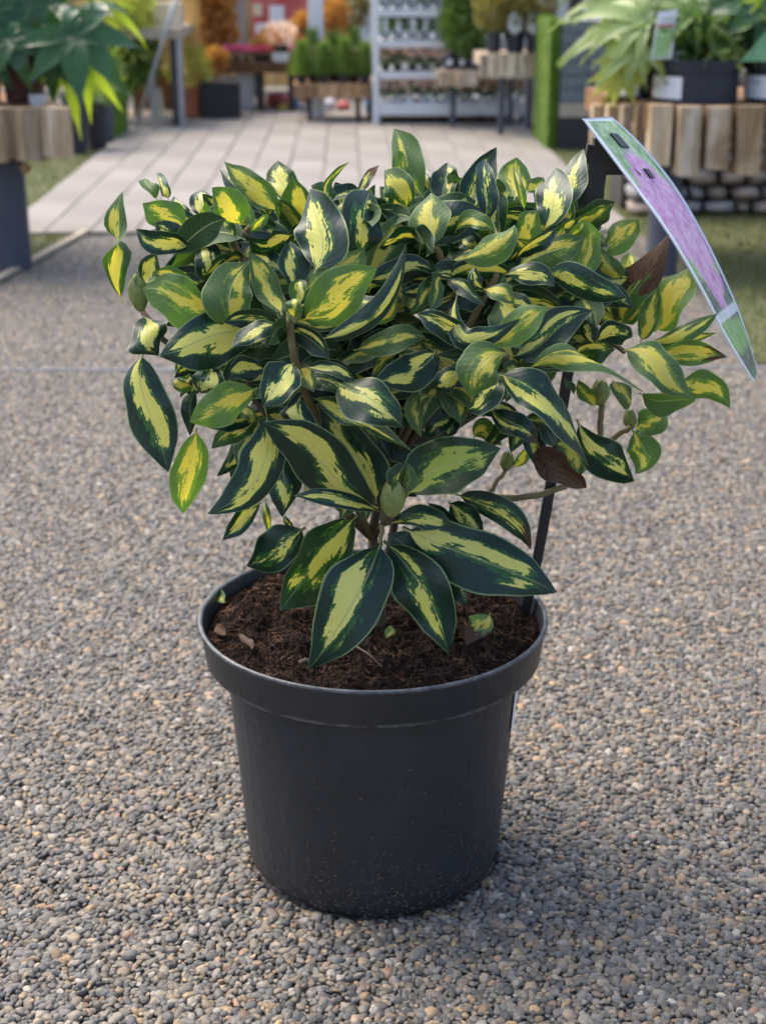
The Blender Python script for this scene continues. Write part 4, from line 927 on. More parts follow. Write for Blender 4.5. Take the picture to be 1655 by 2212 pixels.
def clip(i0,i1,j0,j1,h):
    a=[card_pt(i0,0).lerp(card_pt(i0,6),j0),card_pt(i1,0).lerp(card_pt(i1,6),j0),card_pt(i1,0).lerp(card_pt(i1,6),j1),card_pt(i0,0).lerp(card_pt(i0,6),j1)]
    n=(a[1]-a[0]).cross(a[3]-a[0]).normalized(); n=n if n.z>0 else -n
    m=MB(); m.add([p-n*.001 for p in a]+[p+n*h for p in a],[(0,1,2,3),(7,6,5,4),(4,5,1,0),(5,6,2,1),(6,7,3,2),(7,4,0,3)]); m.build('clip',STAKE,lab)
clip(4.0,6.0,.38,.56,.0012); clip(8.5,9.5,.50,.60,.0012)

# ================================================================== the garden centre behind
def zt(py,Y,px=827): return P(px,py,Y).z
def plank_face(parent,xs,y0,y1,Y,dep,mat,jag=3,Yend=None,seed=1):
    r=random.Random(seed)
    for i in range(len(xs)-1):
        t=i/max(1,len(xs)-2); yy=Y if Yend is None else Y+(Yend-Y)*t
        gp_=min(1.6,.05*(xs[i+1]-xs[i])); a=P(xs[i]+gp_,y1+r.uniform(-jag,jag)*1.3,yy); b=P(xs[i+1]-gp_,y0+r.uniform(-1.6,.6),yy); q=r.uniform(-.008,.008); tp=r.uniform(-.005,.005)
        m=MB(); zt_=b.z; x0,x1=a.x,b.x; k=.004
        v=[(x0+tp,yy+q+k,a.z),(x0+k,yy+q,a.z),(x1-k+tp,yy+q,a.z+r.uniform(-.004,.004)),(x1,yy+q+k,a.z),(x1,yy+dep,a.z),(x0,yy+dep,a.z)]
        n=6; v+=[(p[0]-(tp if j in(0,2) else 0),p[1]+(.004 if j in(1,2) else 0),zt_) for j,p in enumerate(v)]
        m.add(v,[tuple(range(n-1,-1,-1)),tuple(range(n,2*n))]+[(j,(j+1)%n,n+(j+1)%n,n+j) for j in range(n)]); m.build('plank',mat,parent)
def leg(parent,px,py,rad,ztop,mat=POST,n=14):
    g=G(px,py); m=MB(); m.tube([(g.x,g.y,-.01),(g.x,g.y,ztop)],rad,n); return smooth_by_angle(m.build('leg',mat,parent),40)
# ---- left display table
YL=2.62; zl=zt(236,YL,60)
T=empty('display_table',G(35,578),'low display table edged with weathered brown planks holding glossy big-leaved plants','table')
plank_face(T,[-330,-290,-255,-215,-170,-130,-88,-50,-22,8,31,49,61,89,107,131,148],235,346,YL,.045,BARK,5,None,3)
xr=P(148,300,YL).x; xl=P(-330,300,YL).x
m=MB(); m.add([(xl+.01,YL+.05,zl-.05),(xr-.07,YL+.05,zl-.05),(xr-.30,YL+.62,zl-.05),(xl+.01,YL+.62,zl-.05),(xl+.01,YL+.05,zl-.004),(xr-.07,YL+.05,zl-.004),(xr-.30,YL+.62,zl-.004),(xl+.01,YL+.62,zl-.004)],[(3,2,1,0),(4,5,6,7),(0,1,5,4),(1,2,6,5),(2,3,7,6),(3,0,4,7)]); m.build('top_board',BROWN,T)
r_=random.Random(5)
for k in range(9):
    y0=YL+.05+k*.064; dx_=-.38*(y0-YL); m=MB(); m.box((xr-.042+dx_,y0+.002,zl-.128+r_.uniform(-.01,.01)),(xr-.004+dx_,y0+.062,zl-.001)); m.build('plank',BARK,T)
leg(T,33,578,.046,zl-.03); g=G(33,578)
for dx,dy in ((-.25,.45),(-.30,0),(-.32,.45)):
    m=MB(); m.tube([(g.x+dx,g.y+dy,-.01),(g.x+dx,g.y+dy,zl-.03)],.046,14); smooth_by_angle(m.build('leg',POST,T),40)
m=MB(); c=P(57,363,YL+.03); m.lathe([(0,-.014),(.010,-.010),(.014,0),(.010,.010),(0,.014)],c,10); m.build('knob',TAN,T,True)
# fatsias on it
FM=[palm_mesh(7,.38,R(262),s,F_DARK,.38) for s in (1,2,3)]; FL=[palm_mesh(5,.24,R(170),s,F_LIME,.5) for s in (4,5)]; FPL=[palm_mesh(7,.22,R(190),s,F_PALE,.5) for s in (6,7)]; FMD=[palm_mesh(7,.22,R(220),s,F_MID,.35) for s in (8,9)]; FGR=[palm_mesh(7,.28,R(230),s,F_YEL,.3) for s in (10,)]
def im(ang): return RT*math.cos(R(ang))+UP*math.sin(R(ang))
def fatsia(x,Y,ztab,pr,ph,pmat,label,leaves,seed,tagrect=None):
    E_=empty('fatsia_plant',(P(x,200,Y).x,Y,ztab),label,'potted plant'); c=(P(x,200,Y).x,Y,ztab)
    make_pot('pot',c,pr,ph,pmat,E_)
    if tagrect:
        rect_box('price_tag',*tagrect,Y-pr*1.0-.004,.003,PAPER,E_)
    top=Vector((c[0],c[1],ztab+ph*.9)); r=random.Random(seed)
    for (lx,ly,ang,sz,dY,kind,tilt) in leaves:
        p=P(lx,ly,Y+dY); me={'d':FM,'l':FL,'p':FPL,'m':FMD,'y':FGR}[kind]; me=me[r.randrange(len(me))]
        d_=im(ang)+FW*r.uniform(-.25,.25); nrm_=(-FW*(1-tilt)+Vector((r.gauss(0,.12),0,1))*tilt)
        place_palm(me,p,d_,nrm_,sz*depth(p)/F,E_)
        m=MB(); mid=(top+p)/2+Vector((0,0,.03)); m.tube([top,mid,p],.004,6); m.build('stalk',F_MID,E_,True)
    return E_
YT=YL+.24
fatsia(55,YT,zl,.062,.125,MAROON,'dark glossy fatsia in a maroon pot at the table corner',[
  (155,78,-38,178,-.16,'d',.35),(18,84,-62,125,-.14,'d',.45),(60,10,-75,110,-.05,'d',.3),(95,40,20,120,.02,'d',.6),(190,20,10,105,.05,'d',.75),(20,30,150,120,0,'d',.5),
  (150,150,-80,118,-.02,'l',.15),(190,150,-85,112,.03,'l',.1),(95,110,-95,80,-.02,'l',.2),(230,25,-20,90,.14,'l',.4),(110,-40,70,140,.1,'d',.5),(30,-50,110,140,.05,'d',.4),(210,-30,40,120,.12,'l',.5),(120,130,-100,95,-.06,'d',.2)],31,(66,204,99,233))
fatsia(-45,YT,zl,.068,.125,TERRA,'dark glossy fatsia in a terracotta pot cut by the table planks',[
  (-60,60,200,150,-.1,'d',.4),(-20,20,-60,130,-.08,'d',.4),(-40,-30,90,150,.02,'d',.5),(-110,20,170,140,0,'d',.5),(-20,120,-100,100,-.08,'d',.3)],32)
# ---- black pots and clad post on the left verge
for k,(x,y,rp,hp,mt,lb) in enumerate([(164,333,.052,.235,DPOT,'tall black nursery pot standing on the grass beside the table'),(207,326,.050,.195,WICKER,'dark grey speckled pot standing between black pot and grass-clad panel'),(226,312,.045,.26,POST,'slim blue grey pot close against the grass-clad panel')]):
    g=G(x,y); E_=empty('nursery_pot',(g.x,g.y+.05,0),lb,'pot',None); make_pot('pot',(g.x,g.y+.05,-.004),rp,hp,mt,E_)
    if k: cloud(160,(g.x,g.y+.05,hp+.05),(.07,.07,.07),.06,.02,F_MID,'foliage',E_,60+k)
def turf_clad(name,a,b,label,cat,seed,n=2600):
    E_=empty(name,((a[0]+b[0])/2,(a[1]+b[1])/2,0),label,cat); m=MB(); m.box(a,b); m.build('core',MOSS,E_)
    r=random.Random(seed); v=[];f=[]
    for _ in range(n):
        side=r.random(); p=Vector((r.uniform(a[0],b[0]),r.uniform(a[1],b[1]),r.uniform(a[2],b[2])))
        if side<.4: p.x=a[0]; nn=Vector((-1,0,0))
        elif side<.6: p.x=b[0]; nn=Vector((1,0,0))
        elif side<.9: p.y=a[1]; nn=Vector((0,-1,0))
        else: p.z=b[2]; nn=Vector((0,0,1))
        t=(nn+Vector((r.gauss(0,.5),r.gauss(0,.5),r.gauss(0,.5)))).normalized(); s=t.orthogonal().normalized()*.0025; k=len(v); v+=[p-s,p+s,p+t*.014]; f.append((k,k+1,k+2))
    o=mobj('pile',v,f,MOSS,E_); o['kind']='stuff'; return E_
turf_clad('grass_panel',(-1.07,5.62,-.01),(-1.035,6.0,zt(188,5.8,255)),'narrow upright panel clad in artificial grass near the left pavers','panel',71)
# ---- left mid: bench, poles, box, planters
g=G(376,276); YB=g.y
E_=empty('potting_bench',(g.x-.1,YB,0),'grey timber potting bench with dark leg beside the golden post','bench')
a=P(366,80,YB); b=P(380,80,YB); m=MB(); m.box((a.x,YB,-.01),(b.x,YB+.05,a.z)); m.build('leg',DARKT,E_)
m=MB(); c=P(391,80,YB); m.box((b.x+.001,YB+.004,-.01),(c.x,YB+.05,a.z)); m.build('leg',STEELM,E_)
a=P(292,86,YB-.02); b=P(392,62,YB-.02); m=MB(); m.box((a.x-.3,YB-.02,a.z+.004),(b.x,YB+.6,b.z)); m.build('top_board',EDGEW,E_)
m=MB(); a=P(318,86,YB+.1); b=P(330,86,YB+.1); m.box((a.x,YB+.1,-.01),(b.x,YB+.14,a.z)); m.build('leg',STEELM,E_)
m=MB(); a=P(296,250,YB+.05); b=P(366,240,YB+.05); m.box((a.x-.2,YB+.05,0),(b.x,YB+.5,.035)); m.build('base_board',EDGEW,E_)
for k,(x0,y0,x1,y1,Y0,Y1,rd,lb) in enumerate([(329,165,381,-5,YB-.04,YB-.03,.009,'thin grey pole leaning across the potting bench'),(311,85,336,-5,YB+.3,YB+.3,.012,'grey pole leaning up from the potting bench top')]):
    a=P(x0,y0,Y0); b=P(x1,y1,Y1); d_=(b-a); m=MB()
    if k==0: a=a-d_*(a.z/d_.z)
    m.tube([a,b+d_*.6],rd,8); tag(m.build('leaning_pole',STEELM,None,True),lb,'pole')
tag(rect_box('wooden_crate',288,150,366,188,YB+.55,.3,BROWN,None,True),'brown wooden crate under the potting bench','crate')
mm=MB(); a=P(334,190,YB+.2);b=P(347,190,YB+.2);c=P(358,258,YB+.12);d_=P(344,258,YB+.12)
for q in (c,d_): q.z=.036
mm.add([d_,c,b,a]+[p+Vector((0,.02,0)) for p in (d_,c,b,a)],[(0,1,2,3),(7,6,5,4),(0,4,5,1),(1,5,6,2),(2,6,7,3),(3,7,4,0)]); tag(mm.build('leaning_board',CREAM),'pale cream board leaning under the potting bench','board')
gold=[]
for k,(x0,x1,Y,lb) in enumerate([(411,424,6.62,'golden sunlit timber post rising behind the terracotta planter'),(382,389,6.95,'slim golden sunlit timber post behind the potting bench')]):
    tag(rect_box('timber_post',x0,-160,x1,258,Y,.03,SUNW,None,True,.004),lb,'post')
g=G(403,257)
E_=empty('terracotta_planter',(g.x,g.y,0),'square terracotta planter beside the dark wicker planter','planter')
a=P(389,197,g.y); b=P(430,197,g.y); m=MB(); m.box((a.x,g.y,0),(b.x,g.y+.1,a.z),.006); m.build('body',TERRA,E_)
m=MB(); m.box((a.x-.004,g.y-.004,a.z),(b.x+.004,g.y+.104,a.z+.014),.006); m.build('rim',TERRA,E_)
cloud(260,((a.x+b.x)/2,g.y+.05,a.z+.09),(.09,.07,.11),.07,.012,F_YEL,'foliage',E_,72,.7)
E_=empty('shrub',(P(470,200,7.05).x,7.05,0),'copper orange leafy shrub behind the dark wicker planter','shrub')
c=P(463,58,7.05); make_pot('pot',(c.x,7.05,0),.12,.16,WICKER,E_); m=MB()
for k in range(5): m.tube([(c.x,7.05,.14),(c.x+random.gauss(0,.02),7.05,.25),(c.x+random.gauss(0,.07),7.05+random.gauss(0,.05),c.z)],.006,6)
m.build('trunk',TWIG,E_,True); cloud(900,c,(.092,.10,.12),.065,.03,F_COP,'crown',E_,73,-.2); cloud(1200,(c.x-.01,c.y,c.z+.24),(.14,.13,.16),.065,.03,F_COP,'crown',E_,74,-.2)
E_=empty('shrub',(P(467,200,6.75).x,6.75,0),'round golden yellow shrub above the dark wicker planter','shrub')
c=P(467,132,6.75); make_pot('pot',(c.x,6.75,0),.055,.17,TERRA,E_); cloud(420,c,(.05,.05,.05),.04,.02,F_COP,'crown',E_,75); m=MB(); m.tube([(c.x,6.75,.15),(c.x,6.75,c.z)],.006,6); m.build('trunk',TWIG,E_,True)
g=G(475,259); a=P(434,184,g.y); b=P(515,184,g.y)
E_=empty('wicker_planter',(g.x,g.y,0),'dark square wicker planter standing at the end of the pavers','planter')
m=MB(); dp=.17; m.box((a.x,g.y,0),(b.x,g.y+dp,a.z),.006); m.build('body',WICKER,E_); m=MB(); m.box((a.x-.004,g.y-.004,a.z),(b.x+.004,g.y+dp+.004,a.z+.012),.006); m.build('rim',WICKER,E_)
tag(rect_box('white_board',513,162,549,252,6.98,.02,WHITE,None,True),'plain white board standing below the brown table','board')
# ---- brown table with pink flowers
YW=6.85; zw=zt(135,YW,560)
E_=empty('display_table',(P(560,200,YW).x,YW+.2,0),'brown table with trays of pink flowers','table')
m=MB(); a=P(480,158,YW); b=P(640,135,YW); m.box((a.x,YW,a.z),(b.x,YW+.5,zw)); m.build('top_board',BROWN,E_)
for x0,x1 in ((556,570),(624,637)):
    for Y in (YW+.03,YW+.42): rect_box('leg',x0,156,x1,255,Y,.04,DARKT,E_,True)
for i in range(5):
    x=492+i*21; c=P(x,135,YW+.08); E_=empty('flower_pot_plant',(c.x,YW+.08,zw),'small bright pink flowering plant in the row on the brown table','flowers','pink flowers on the brown table')
    make_pot('pot',(c.x,YW+.08,zw),.020,.026,DPOT,E_,n=14); cloud(60,(c.x,YW+.08,zw+.035),(.024,.024,.014),.022,.012,F_MID,'foliage',E_,80+i); cloud(90,(c.x,YW+.08,zw+.058),(.026,.026,.015),.018,.014,PINK,'flowers',E_,90+i)
c=P(635,135,YW+.08); E_=empty('flower_pot_plant',(c.x,YW+.08,zw),'single bright pink flowering plant right of the white trough','flowers'); make_pot('pot',(c.x,YW+.08,zw),.020,.026,DPOT,E_,n=14); cloud(60,(c.x,YW+.08,zw+.035),(.022,.022,.014),.022,.012,F_MID,'foliage',E_,86); cloud(90,(c.x,YW+.08,zw+.058),(.022,.022,.015),.018,.014,PINK,'flowers',E_,96)
a=P(588,135,YW+.04); b=P(626,114,YW+.04); E_=empty('trough',((a.x+b.x)/2,YW+.1,zw),'white trough holding a dark pot on the brown table','trough')
m=MB(); k=.010; m.add([(a.x+k,YW+.04,zw),(b.x-k,YW+.04,zw),(b.x-k,YW+.14,zw),(a.x+k,YW+.14,zw),(a.x,YW+.035,b.z),(b.x,YW+.035,b.z),(b.x,YW+.145,b.z),(a.x,YW+.145,b.z)],[(3,2,1,0),(4,5,6,7),(0,1,5,4),(1,2,6,5),(2,3,7,6),(3,0,4,7)]); m.build('body',WHITE,E_)
cx=(a.x+b.x)/2; E_=empty('nursery_pot',(cx,YW+.09,b.z),'dark pot of pale flowers standing in the white trough','potted plant'); make_pot('pot',(cx,YW+.09,b.z),.042,.038,WICKER,E_); cloud(160,(cx,YW+.09,b.z+.09),(.07,.06,.05),.04,.016,BLUSH,'flowers',E_,99); cloud(120,(cx-.05,YW+.09,b.z+.06),(.05,.05,.05),.04,.016,F_COP,'foliage',E_,98)
tag(rect_box('metal_pole',513,-200,524,120,7.42,.024,STEELM,None,True),'grey metal pole behind the pink flowers','pole')
E_=empty('display_board',(P(607,200,7.75).x,7.75,0),'red printed display board with a white notice','display board')
a=P(545,86,7.75); b=P(671,-60,7.75); m=MB(); m.box((a.x,7.75,a.z),(b.x,7.78,b.z)); m.build('panel',REDM,E_)
for x in (552,660): rect_box('leg',x-4,80,x+4,245,7.785,.02,DARKT,E_,True)
m=MB(); a=P(583,59,7.745); b=P(614,12,7.745); m.box((a.x,7.741,a.z),(b.x,7.744,b.z)); m.build('notice',PAPER,E_)
for k,(x0,y0,x1,y1) in enumerate([(548,8,566,34),(622,10,640,40),(640,45,665,72),(553,50,578,74)]):
    a=P(x0,y1,7.74); b=P(x1,y0,7.74); m=MB(); m.box((a.x,7.742,a.z),(b.x,7.745,b.z)); m.build('print',[CREAM,REDM,BLUSH,PAPER][k],E_)
def sack(px0,py0,px1,py1,Y,mat,label,cat,seed):
    a=P(px0,py1,Y); b=P(px1,py0,Y); m=MB(); c=Vector(((a.x+b.x)/2,Y+.08,0)); r=random.Random(seed); prof=[(0,.0),(.75,.0),(1,.18),(1.02,.5),(.9,.82),(.55,.98),(0,1.0)]
    hx=(b.x-a.x)/2; hz=b.z; v=[];n=14
    for rr,z in prof:
        for j in range(n): t=2*math.pi*j/n; k=1+r.gauss(0,.04); v.append((c.x+hx*rr*math.copysign(abs(math.cos(t))**.6,math.cos(t))*k,c.y+.07*rr*math.sin(t)*k,hz*z))
    f=[(i*n+j,i*n+(j+1)%n,(i+1)*n+(j+1)%n,(i+1)*n+j) for i in range(len(prof)-1) for j in range(n)]
    tag(mobj('sack',v,f,mat,None,True),label,cat)
sack(573,203,624,246,7.1,REDM,'red printed sack under the brown table','sack',1); sack(624,205,645,250,6.95,BLUEM,'blue sack beside the brown table leg','sack',2); sack(600,228,622,250,6.9,YELM,'small yellow sack in front of the red sack','sack',3)
sack(789,218,806,258,6.75,BLUEM,'light blue sack under the conifer bench by the trolley','sack',4); sack(728,222,756,255,6.9,REDM,'red and white sack under the conifer bench','sack',5); sack(700,215,722,255,7.0,PAPER,'white sack under the conifer bench','sack',6)
E_=tag(rect_box('white_post',670,-300,694,259,6.56,.05,WHITE,None,True,.004),'tall white square post between the brown table and conifers','post')
# ---- conifer bench
YC=6.30; zc=zt(183,YC,720)
E_=empty('display_bench',(P(720,200,YC).x,YC+.15,0),'low tan plank bench with a row of young conifers','bench')
plank_face(E_,[634,662,684,712,731,760,783,803],183,212,YC,.03,TAN,1.5,None,8)
a=P(634,200,YC);b=P(803,200,YC); m=MB(); m.box((a.x,YC+.034,zc-.03),(b.x,YC+.36,zc-.002)); m.build('top_board',TAN,E_)
for x in (668,774,799):
    g=P(x,200,YC+.05); m=MB(); m.box((g.x-.012,YC+.05,-.006),(g.x+.012,YC+.09,zc-.028)); m.build('leg',DARKT,E_)
for i,x in enumerate((652,676,699,722,744,766,789)):
    Yc=YC+.10+.09*(i%2); c=P(x,183,Yc); h=zt((96,74,104,80,92,70,100)[i],Yc)-zc-.03; E_=empty('conifer',(c.x,Yc,zc),'small bushy young conifer in a black pot on the plank bench','conifer','conifers on the plank bench')
    make_pot('pot',(c.x,Yc,zc),.030,.042,DPOT,E_,n=16); conifer('crown',(c.x,Yc,zc+.035),h,(.050,.056,.046,.058,.05,.054,.048)[i],F_CON if i%2 else F_MID,E_,120+i,560)
    m=MB(); m.tube([(c.x,Yc,zc+.03),(c.x,Yc,zc+h*.7)],.003,6); m.build('trunk',TWIG,E_)
    if i in (1,3,5): q=P(x+6,112+4*i%7,Yc-.055); m=MB(); m.box((q.x-.013,q.y,q.z-.045),(q.x+.013,q.y+.002,q.z+.02)); m.build('name_tag',TERRA,E_)
# ---- white plant trolley
YR=6.22; E_=empty('plant_trolley',(P(980,200,YR).x,YR+.25,0),'white metal plant trolley with shelves of small potted plants','trolley')
xL=P(806,200,YR).x; xR=P(1148,200,YR).x; DT=.46; pw_=.030
for x in (xL,xR-pw_):
    for Y in (YR,YR+DT-pw_): m=MB(); m.box((x,Y,-.004),(x+pw_,Y+pw_,1.25),.003); m.build('post',WHITE,E_)
shz=[]
for y0,y1 in ((224,249),(155,171),(88,103),(21,36),(-62,-46)):
    z0,z1=zt(y1,YR),zt(y0,YR); shz.append(z1); m=MB(); m.box((xL+pw_+.001,YR+.004,z0),(xR-pw_-.001,YR+DT-.004,z1)); m.build('shelf',WHITE,E_)
for x in (xL+.02,xR-.05):
    m=MB(); m.tube([(x,YR+.05,.022),(x+.02,YR+.05,.022)],.026,12); m.build('wheel',DPOT,E_)
ROW=[('blush white cyclamen','flowers',BLUSH,F_CON,.075),('blush flowering plant with dark leaves','flowers',BLUSH,F_CON,.068),('leafy green herb with a white tag','herb',None,F_MID,.10),('low green herb with a white tag','herb',None,F_CON,.10),('trailing green herb','herb',None,F_MID,.09)]
shn=['lowest shelf','second lowest shelf','middle shelf','second highest shelf','top shelf']
for s_,(lb,ct,fl,gr,hh) in enumerate(ROW):
    n=12 if s_==0 else 11
    for i in range(n):
        x=xL+.058+i*(xR-xL-.11)/(n-1)+random.gauss(0,.003); Y=YR+.06+.02*(i%2); z=shz[s_]
        E_=empty('potted_herb' if ct=='herb' else 'potted_flower',(x,Y,z),'%s on the %s of the white trolley'%(lb,shn[s_]),ct,'plants on the %s'%shn[s_])
        make_pot('pot',(x,Y,z),.023,.030,DPOT if s_ else WHITE,E_,n=12)
        cloud(130,(x,Y,z+.03+hh*.45),(.032,.032,hh*.45),.030,.012,gr,'foliage',E_,200+s_*20+i,.6)
        if fl:
            cloud(120,(x,Y-.016,z+.035+hh*.92),(.036,.024,.026),.032,.028,REDF if (s_==1 and i in (5,6)) else fl,'flowers',E_,400+s_*20+i)
            if s_==1 and i in (5,6): E_['label']='small deep red flowering plant on the second lowest shelf of the white trolley'; E_['group']='red flowers on the trolley'
        else:
            m=MB(); m.box((x-.010,Y-.034,z+.034),(x+.010,Y-.032,z+.034+hh*.62)); m.build('name_tag',PAPER,E_); m=MB(); m.box((x-.009,Y-.0275,z+.006),(x+.009,Y-.0255,z+.022)); m.build('price_tag',PAPER,E_)
# ---- low tables right of the trolley
YA=6.02; za=zt(154,YA,990); E_=empty('display_table',(P(990,200,YA).x,YA+.2,0),'smaller pale plank table with the large leafy green shrub','table')
plank_face(E_,[945,962,979,998,1012,1033],154,186,YA,.03,PALEW,1.5,None,12); a=P(945,186,YA);b=P(1050,154,YA); m=MB(); m.box((a.x,YA+.034,za-.035),(b.x,YA+.3,za-.002)); m.build('top_board',PALEW,E_)
for x,y in ((978,277),(1040,262)): g=G(x,y); m=MB(); m.tube([(g.x,g.y,-.004),(g.x,g.y,za-.03)],.014,10); m.build('leg',POST,E_)
c=P(998,154,YA+.15); E_=empty('shrub',(c.x,YA+.15,za),'large leafy mid green shrub on the smaller pale plank table','shrub')
for k,dx in enumerate((-.06,.0,.06)):
    make_pot('pot',(c.x+dx,YA+.15,za),.029,.062,POST,E_,n=16); m=MB(); m.box((c.x+dx-.014,YA+.115,za+.02),(c.x+dx+.010,YA+.117,za+.045)); m.build('price_tag',PAPER,E_)
m=MB()
for dx in (-.05,0,.05): m.tube([(c.x+dx,YA+.15,za+.05),(c.x+dx*.8,YA+.15,za+.3)],.005,6)
m.build('trunk',TWIG,E_); cloud(1100,(c.x+.003,YA+.15,za+.20),(.096,.10,.13),.045,.022,F_MID,'crown',E_,150,-.3); cloud(900,(c.x+.02,YA+.18,za+.40),(.13,.12,.14),.045,.022,F_MID,'crown',E_,151,-.3)
YD=5.70; zd=zt(117,YD,1100); E_=empty('display_table',(P(1100,200,YD).x,YD+.2,0),'taller pale plank table with dark pots and round lilac tags','table')
plank_face(E_,[1036,1052,1071,1094,1118,1134,1166],117,168,YD,.03,PALEW,2,None,13); a=P(1036,168,YD);b=P(1166,117,YD); m=MB(); m.box((a.x,YD+.034,zd-.05),(b.x,YD+.4,zd-.002)); m.build('top_board',PALEW,E_)
for x,y,rd in ((1081,292,.0145),(1101,272,.013),(1142,275,.016)): g=G(x,y); m=MB(); m.tube([(g.x,g.y,-.004),(g.x,g.y,zd-.045)],rd,10); m.build('leg',POST,E_)
for k,(x,w_) in enumerate(((1066,17),(1112,22),(1153,20))):
    c=P(x,117,YD+.10); rp=w_*depth(c)/F; E_=empty('potted_shrub',(c.x,YD+.10,zd),['olive brown shrub without a tag beside the large green shrub','olive brown shrub with a round lilac tag on the pale table','olive brown shrub with a round lilac tag next to the grass-clad wall'][k],'shrub','olive shrubs on the pale table')
    make_pot('pot',(c.x,YD+.10,zd),rp,.088,DPOT,E_,n=18); cloud(600,(c.x,YD+.10,zd+.20),(.085,.09,.10),.04,.016,F_OLV,'crown',E_,160+k,.4)
    if k:
        q=P(x,49,YD+.04); v=[(q.x,q.y,q.z)]+[(q.x+.032*math.cos(6.283*j/20),q.y,q.z+.045*math.sin(6.283*j/20)) for j in range(20)]; v+=[(p[0],p[1]+.002,p[2]) for p in v]
        f=[(0,1+j,1+(j+1)%20) for j in range(20)]+[(21,22+(j+1)%20,22+j) for j in range(20)]+[(1+j,22+j,22+(j+1)%20,1+(j+1)%20) for j in range(20)]
        mobj('name_tag',v,f,plain('lilac_tag',(.55,.52,.68),(.62,.64,.52),60,.5),E_)
        m=MB(); m.box((q.x-.004,q.y+.002,zd+.08),(q.x+.004,q.y+.004,q.z-.03)); m.build('tag_stick',PAPER,E_)
# ---- slate wall clad in artificial grass
x0=.83; x1=1.42; ya,yb=5.25,5.74; zt0=zt(43,5.3,1200)
turf_clad('grass_panel',(x0-.012,ya,-.01),(x0+.028,yb,zt0),'upright panel of artificial grass covering the slate wall end','panel',171,3200)
E_=empty('slate_wall',(1.1,5.5,0),'grey slate block wall above a dark planter','wall'); r_=random.Random(6)
zs=[zt(224,ya),zt(193,ya),zt(163,ya),zt(133,ya),zt(98,ya),zt(70,ya),zt0]
m=MB(); m.box((x0+.03,ya+.04,zs[0]-.06),(x1,yb,zt0-.01)); m.build('core',STONEG,E_)
for i in range(6):
    x=x0+.032
    while x<x1-.02:
        ln=r_.uniform(.10,.2); ln=min(ln,x1-x); m=MB(); q=r_.uniform(-.008,.008); m.box((x+.002,ya+q,zs[i]+.002),(x+ln-.002,ya+.06,zs[i+1]-.002),.003); m.build('block',SLATE,E_); x+=ln
m=MB(); m.box((x0+.035,ya-.01,zt(254,ya)),(x1,ya+.1,zs[0]-.001)); m.build('sill',EDGEW,E_)
m=MB(); m.box((x0+.032,ya-.012,-.01),(x1-.02,ya+.3,zt(256,ya))); m.build('plinth',WICKER,E_)
tag(rect_box('dark_post',1230,-250,1272,42,5.95,.08,DARKT,None,True),'dark timber post rising behind the slate wall','post')
# ---- right display table of thick planks
YQ=2.50; zq=zt(231,YQ,1500); E_=empty('display_table',G(1437,600),'thick white-weathered plank table holding black pots with white labels','table')
plank_face(E_,[1458,1518,1583,1655,1712,1770,1830,1890,1950],232,372,YQ,.05,BARK,7,None,22)
plank_face(E_,[1275,1306,1337,1368,1398,1457],228,358,YQ+.30,.05,BARK,5,YQ+.02,23)
a=P(1330,231,YQ);b=P(1950,231,YQ); m=MB(); m.box((a.x+.02,YQ+.32,zq-.06),(b.x,YQ+.62,zq-.003)); m.build('top_board',BROWN,E_)
a2=P(1400,231,YQ); m=MB(); m.box((a2.x+.01,YQ+.055,zq-.06),(b.x,YQ+.319,zq-.003)); m.build('top_board',BROWN,E_)
g=G(1437,602); 
for dx,dy in ((.0,.0),(.55,.0),(.08,.4),(.55,.4)):
    m=MB(); m.tube([(g.x+dx,g.y+.06+dy,-.01),(g.x+dx,g.y+.06+dy,zq-.05)],.040,14); smooth_by_angle(m.build('leg',POST,E_),40)
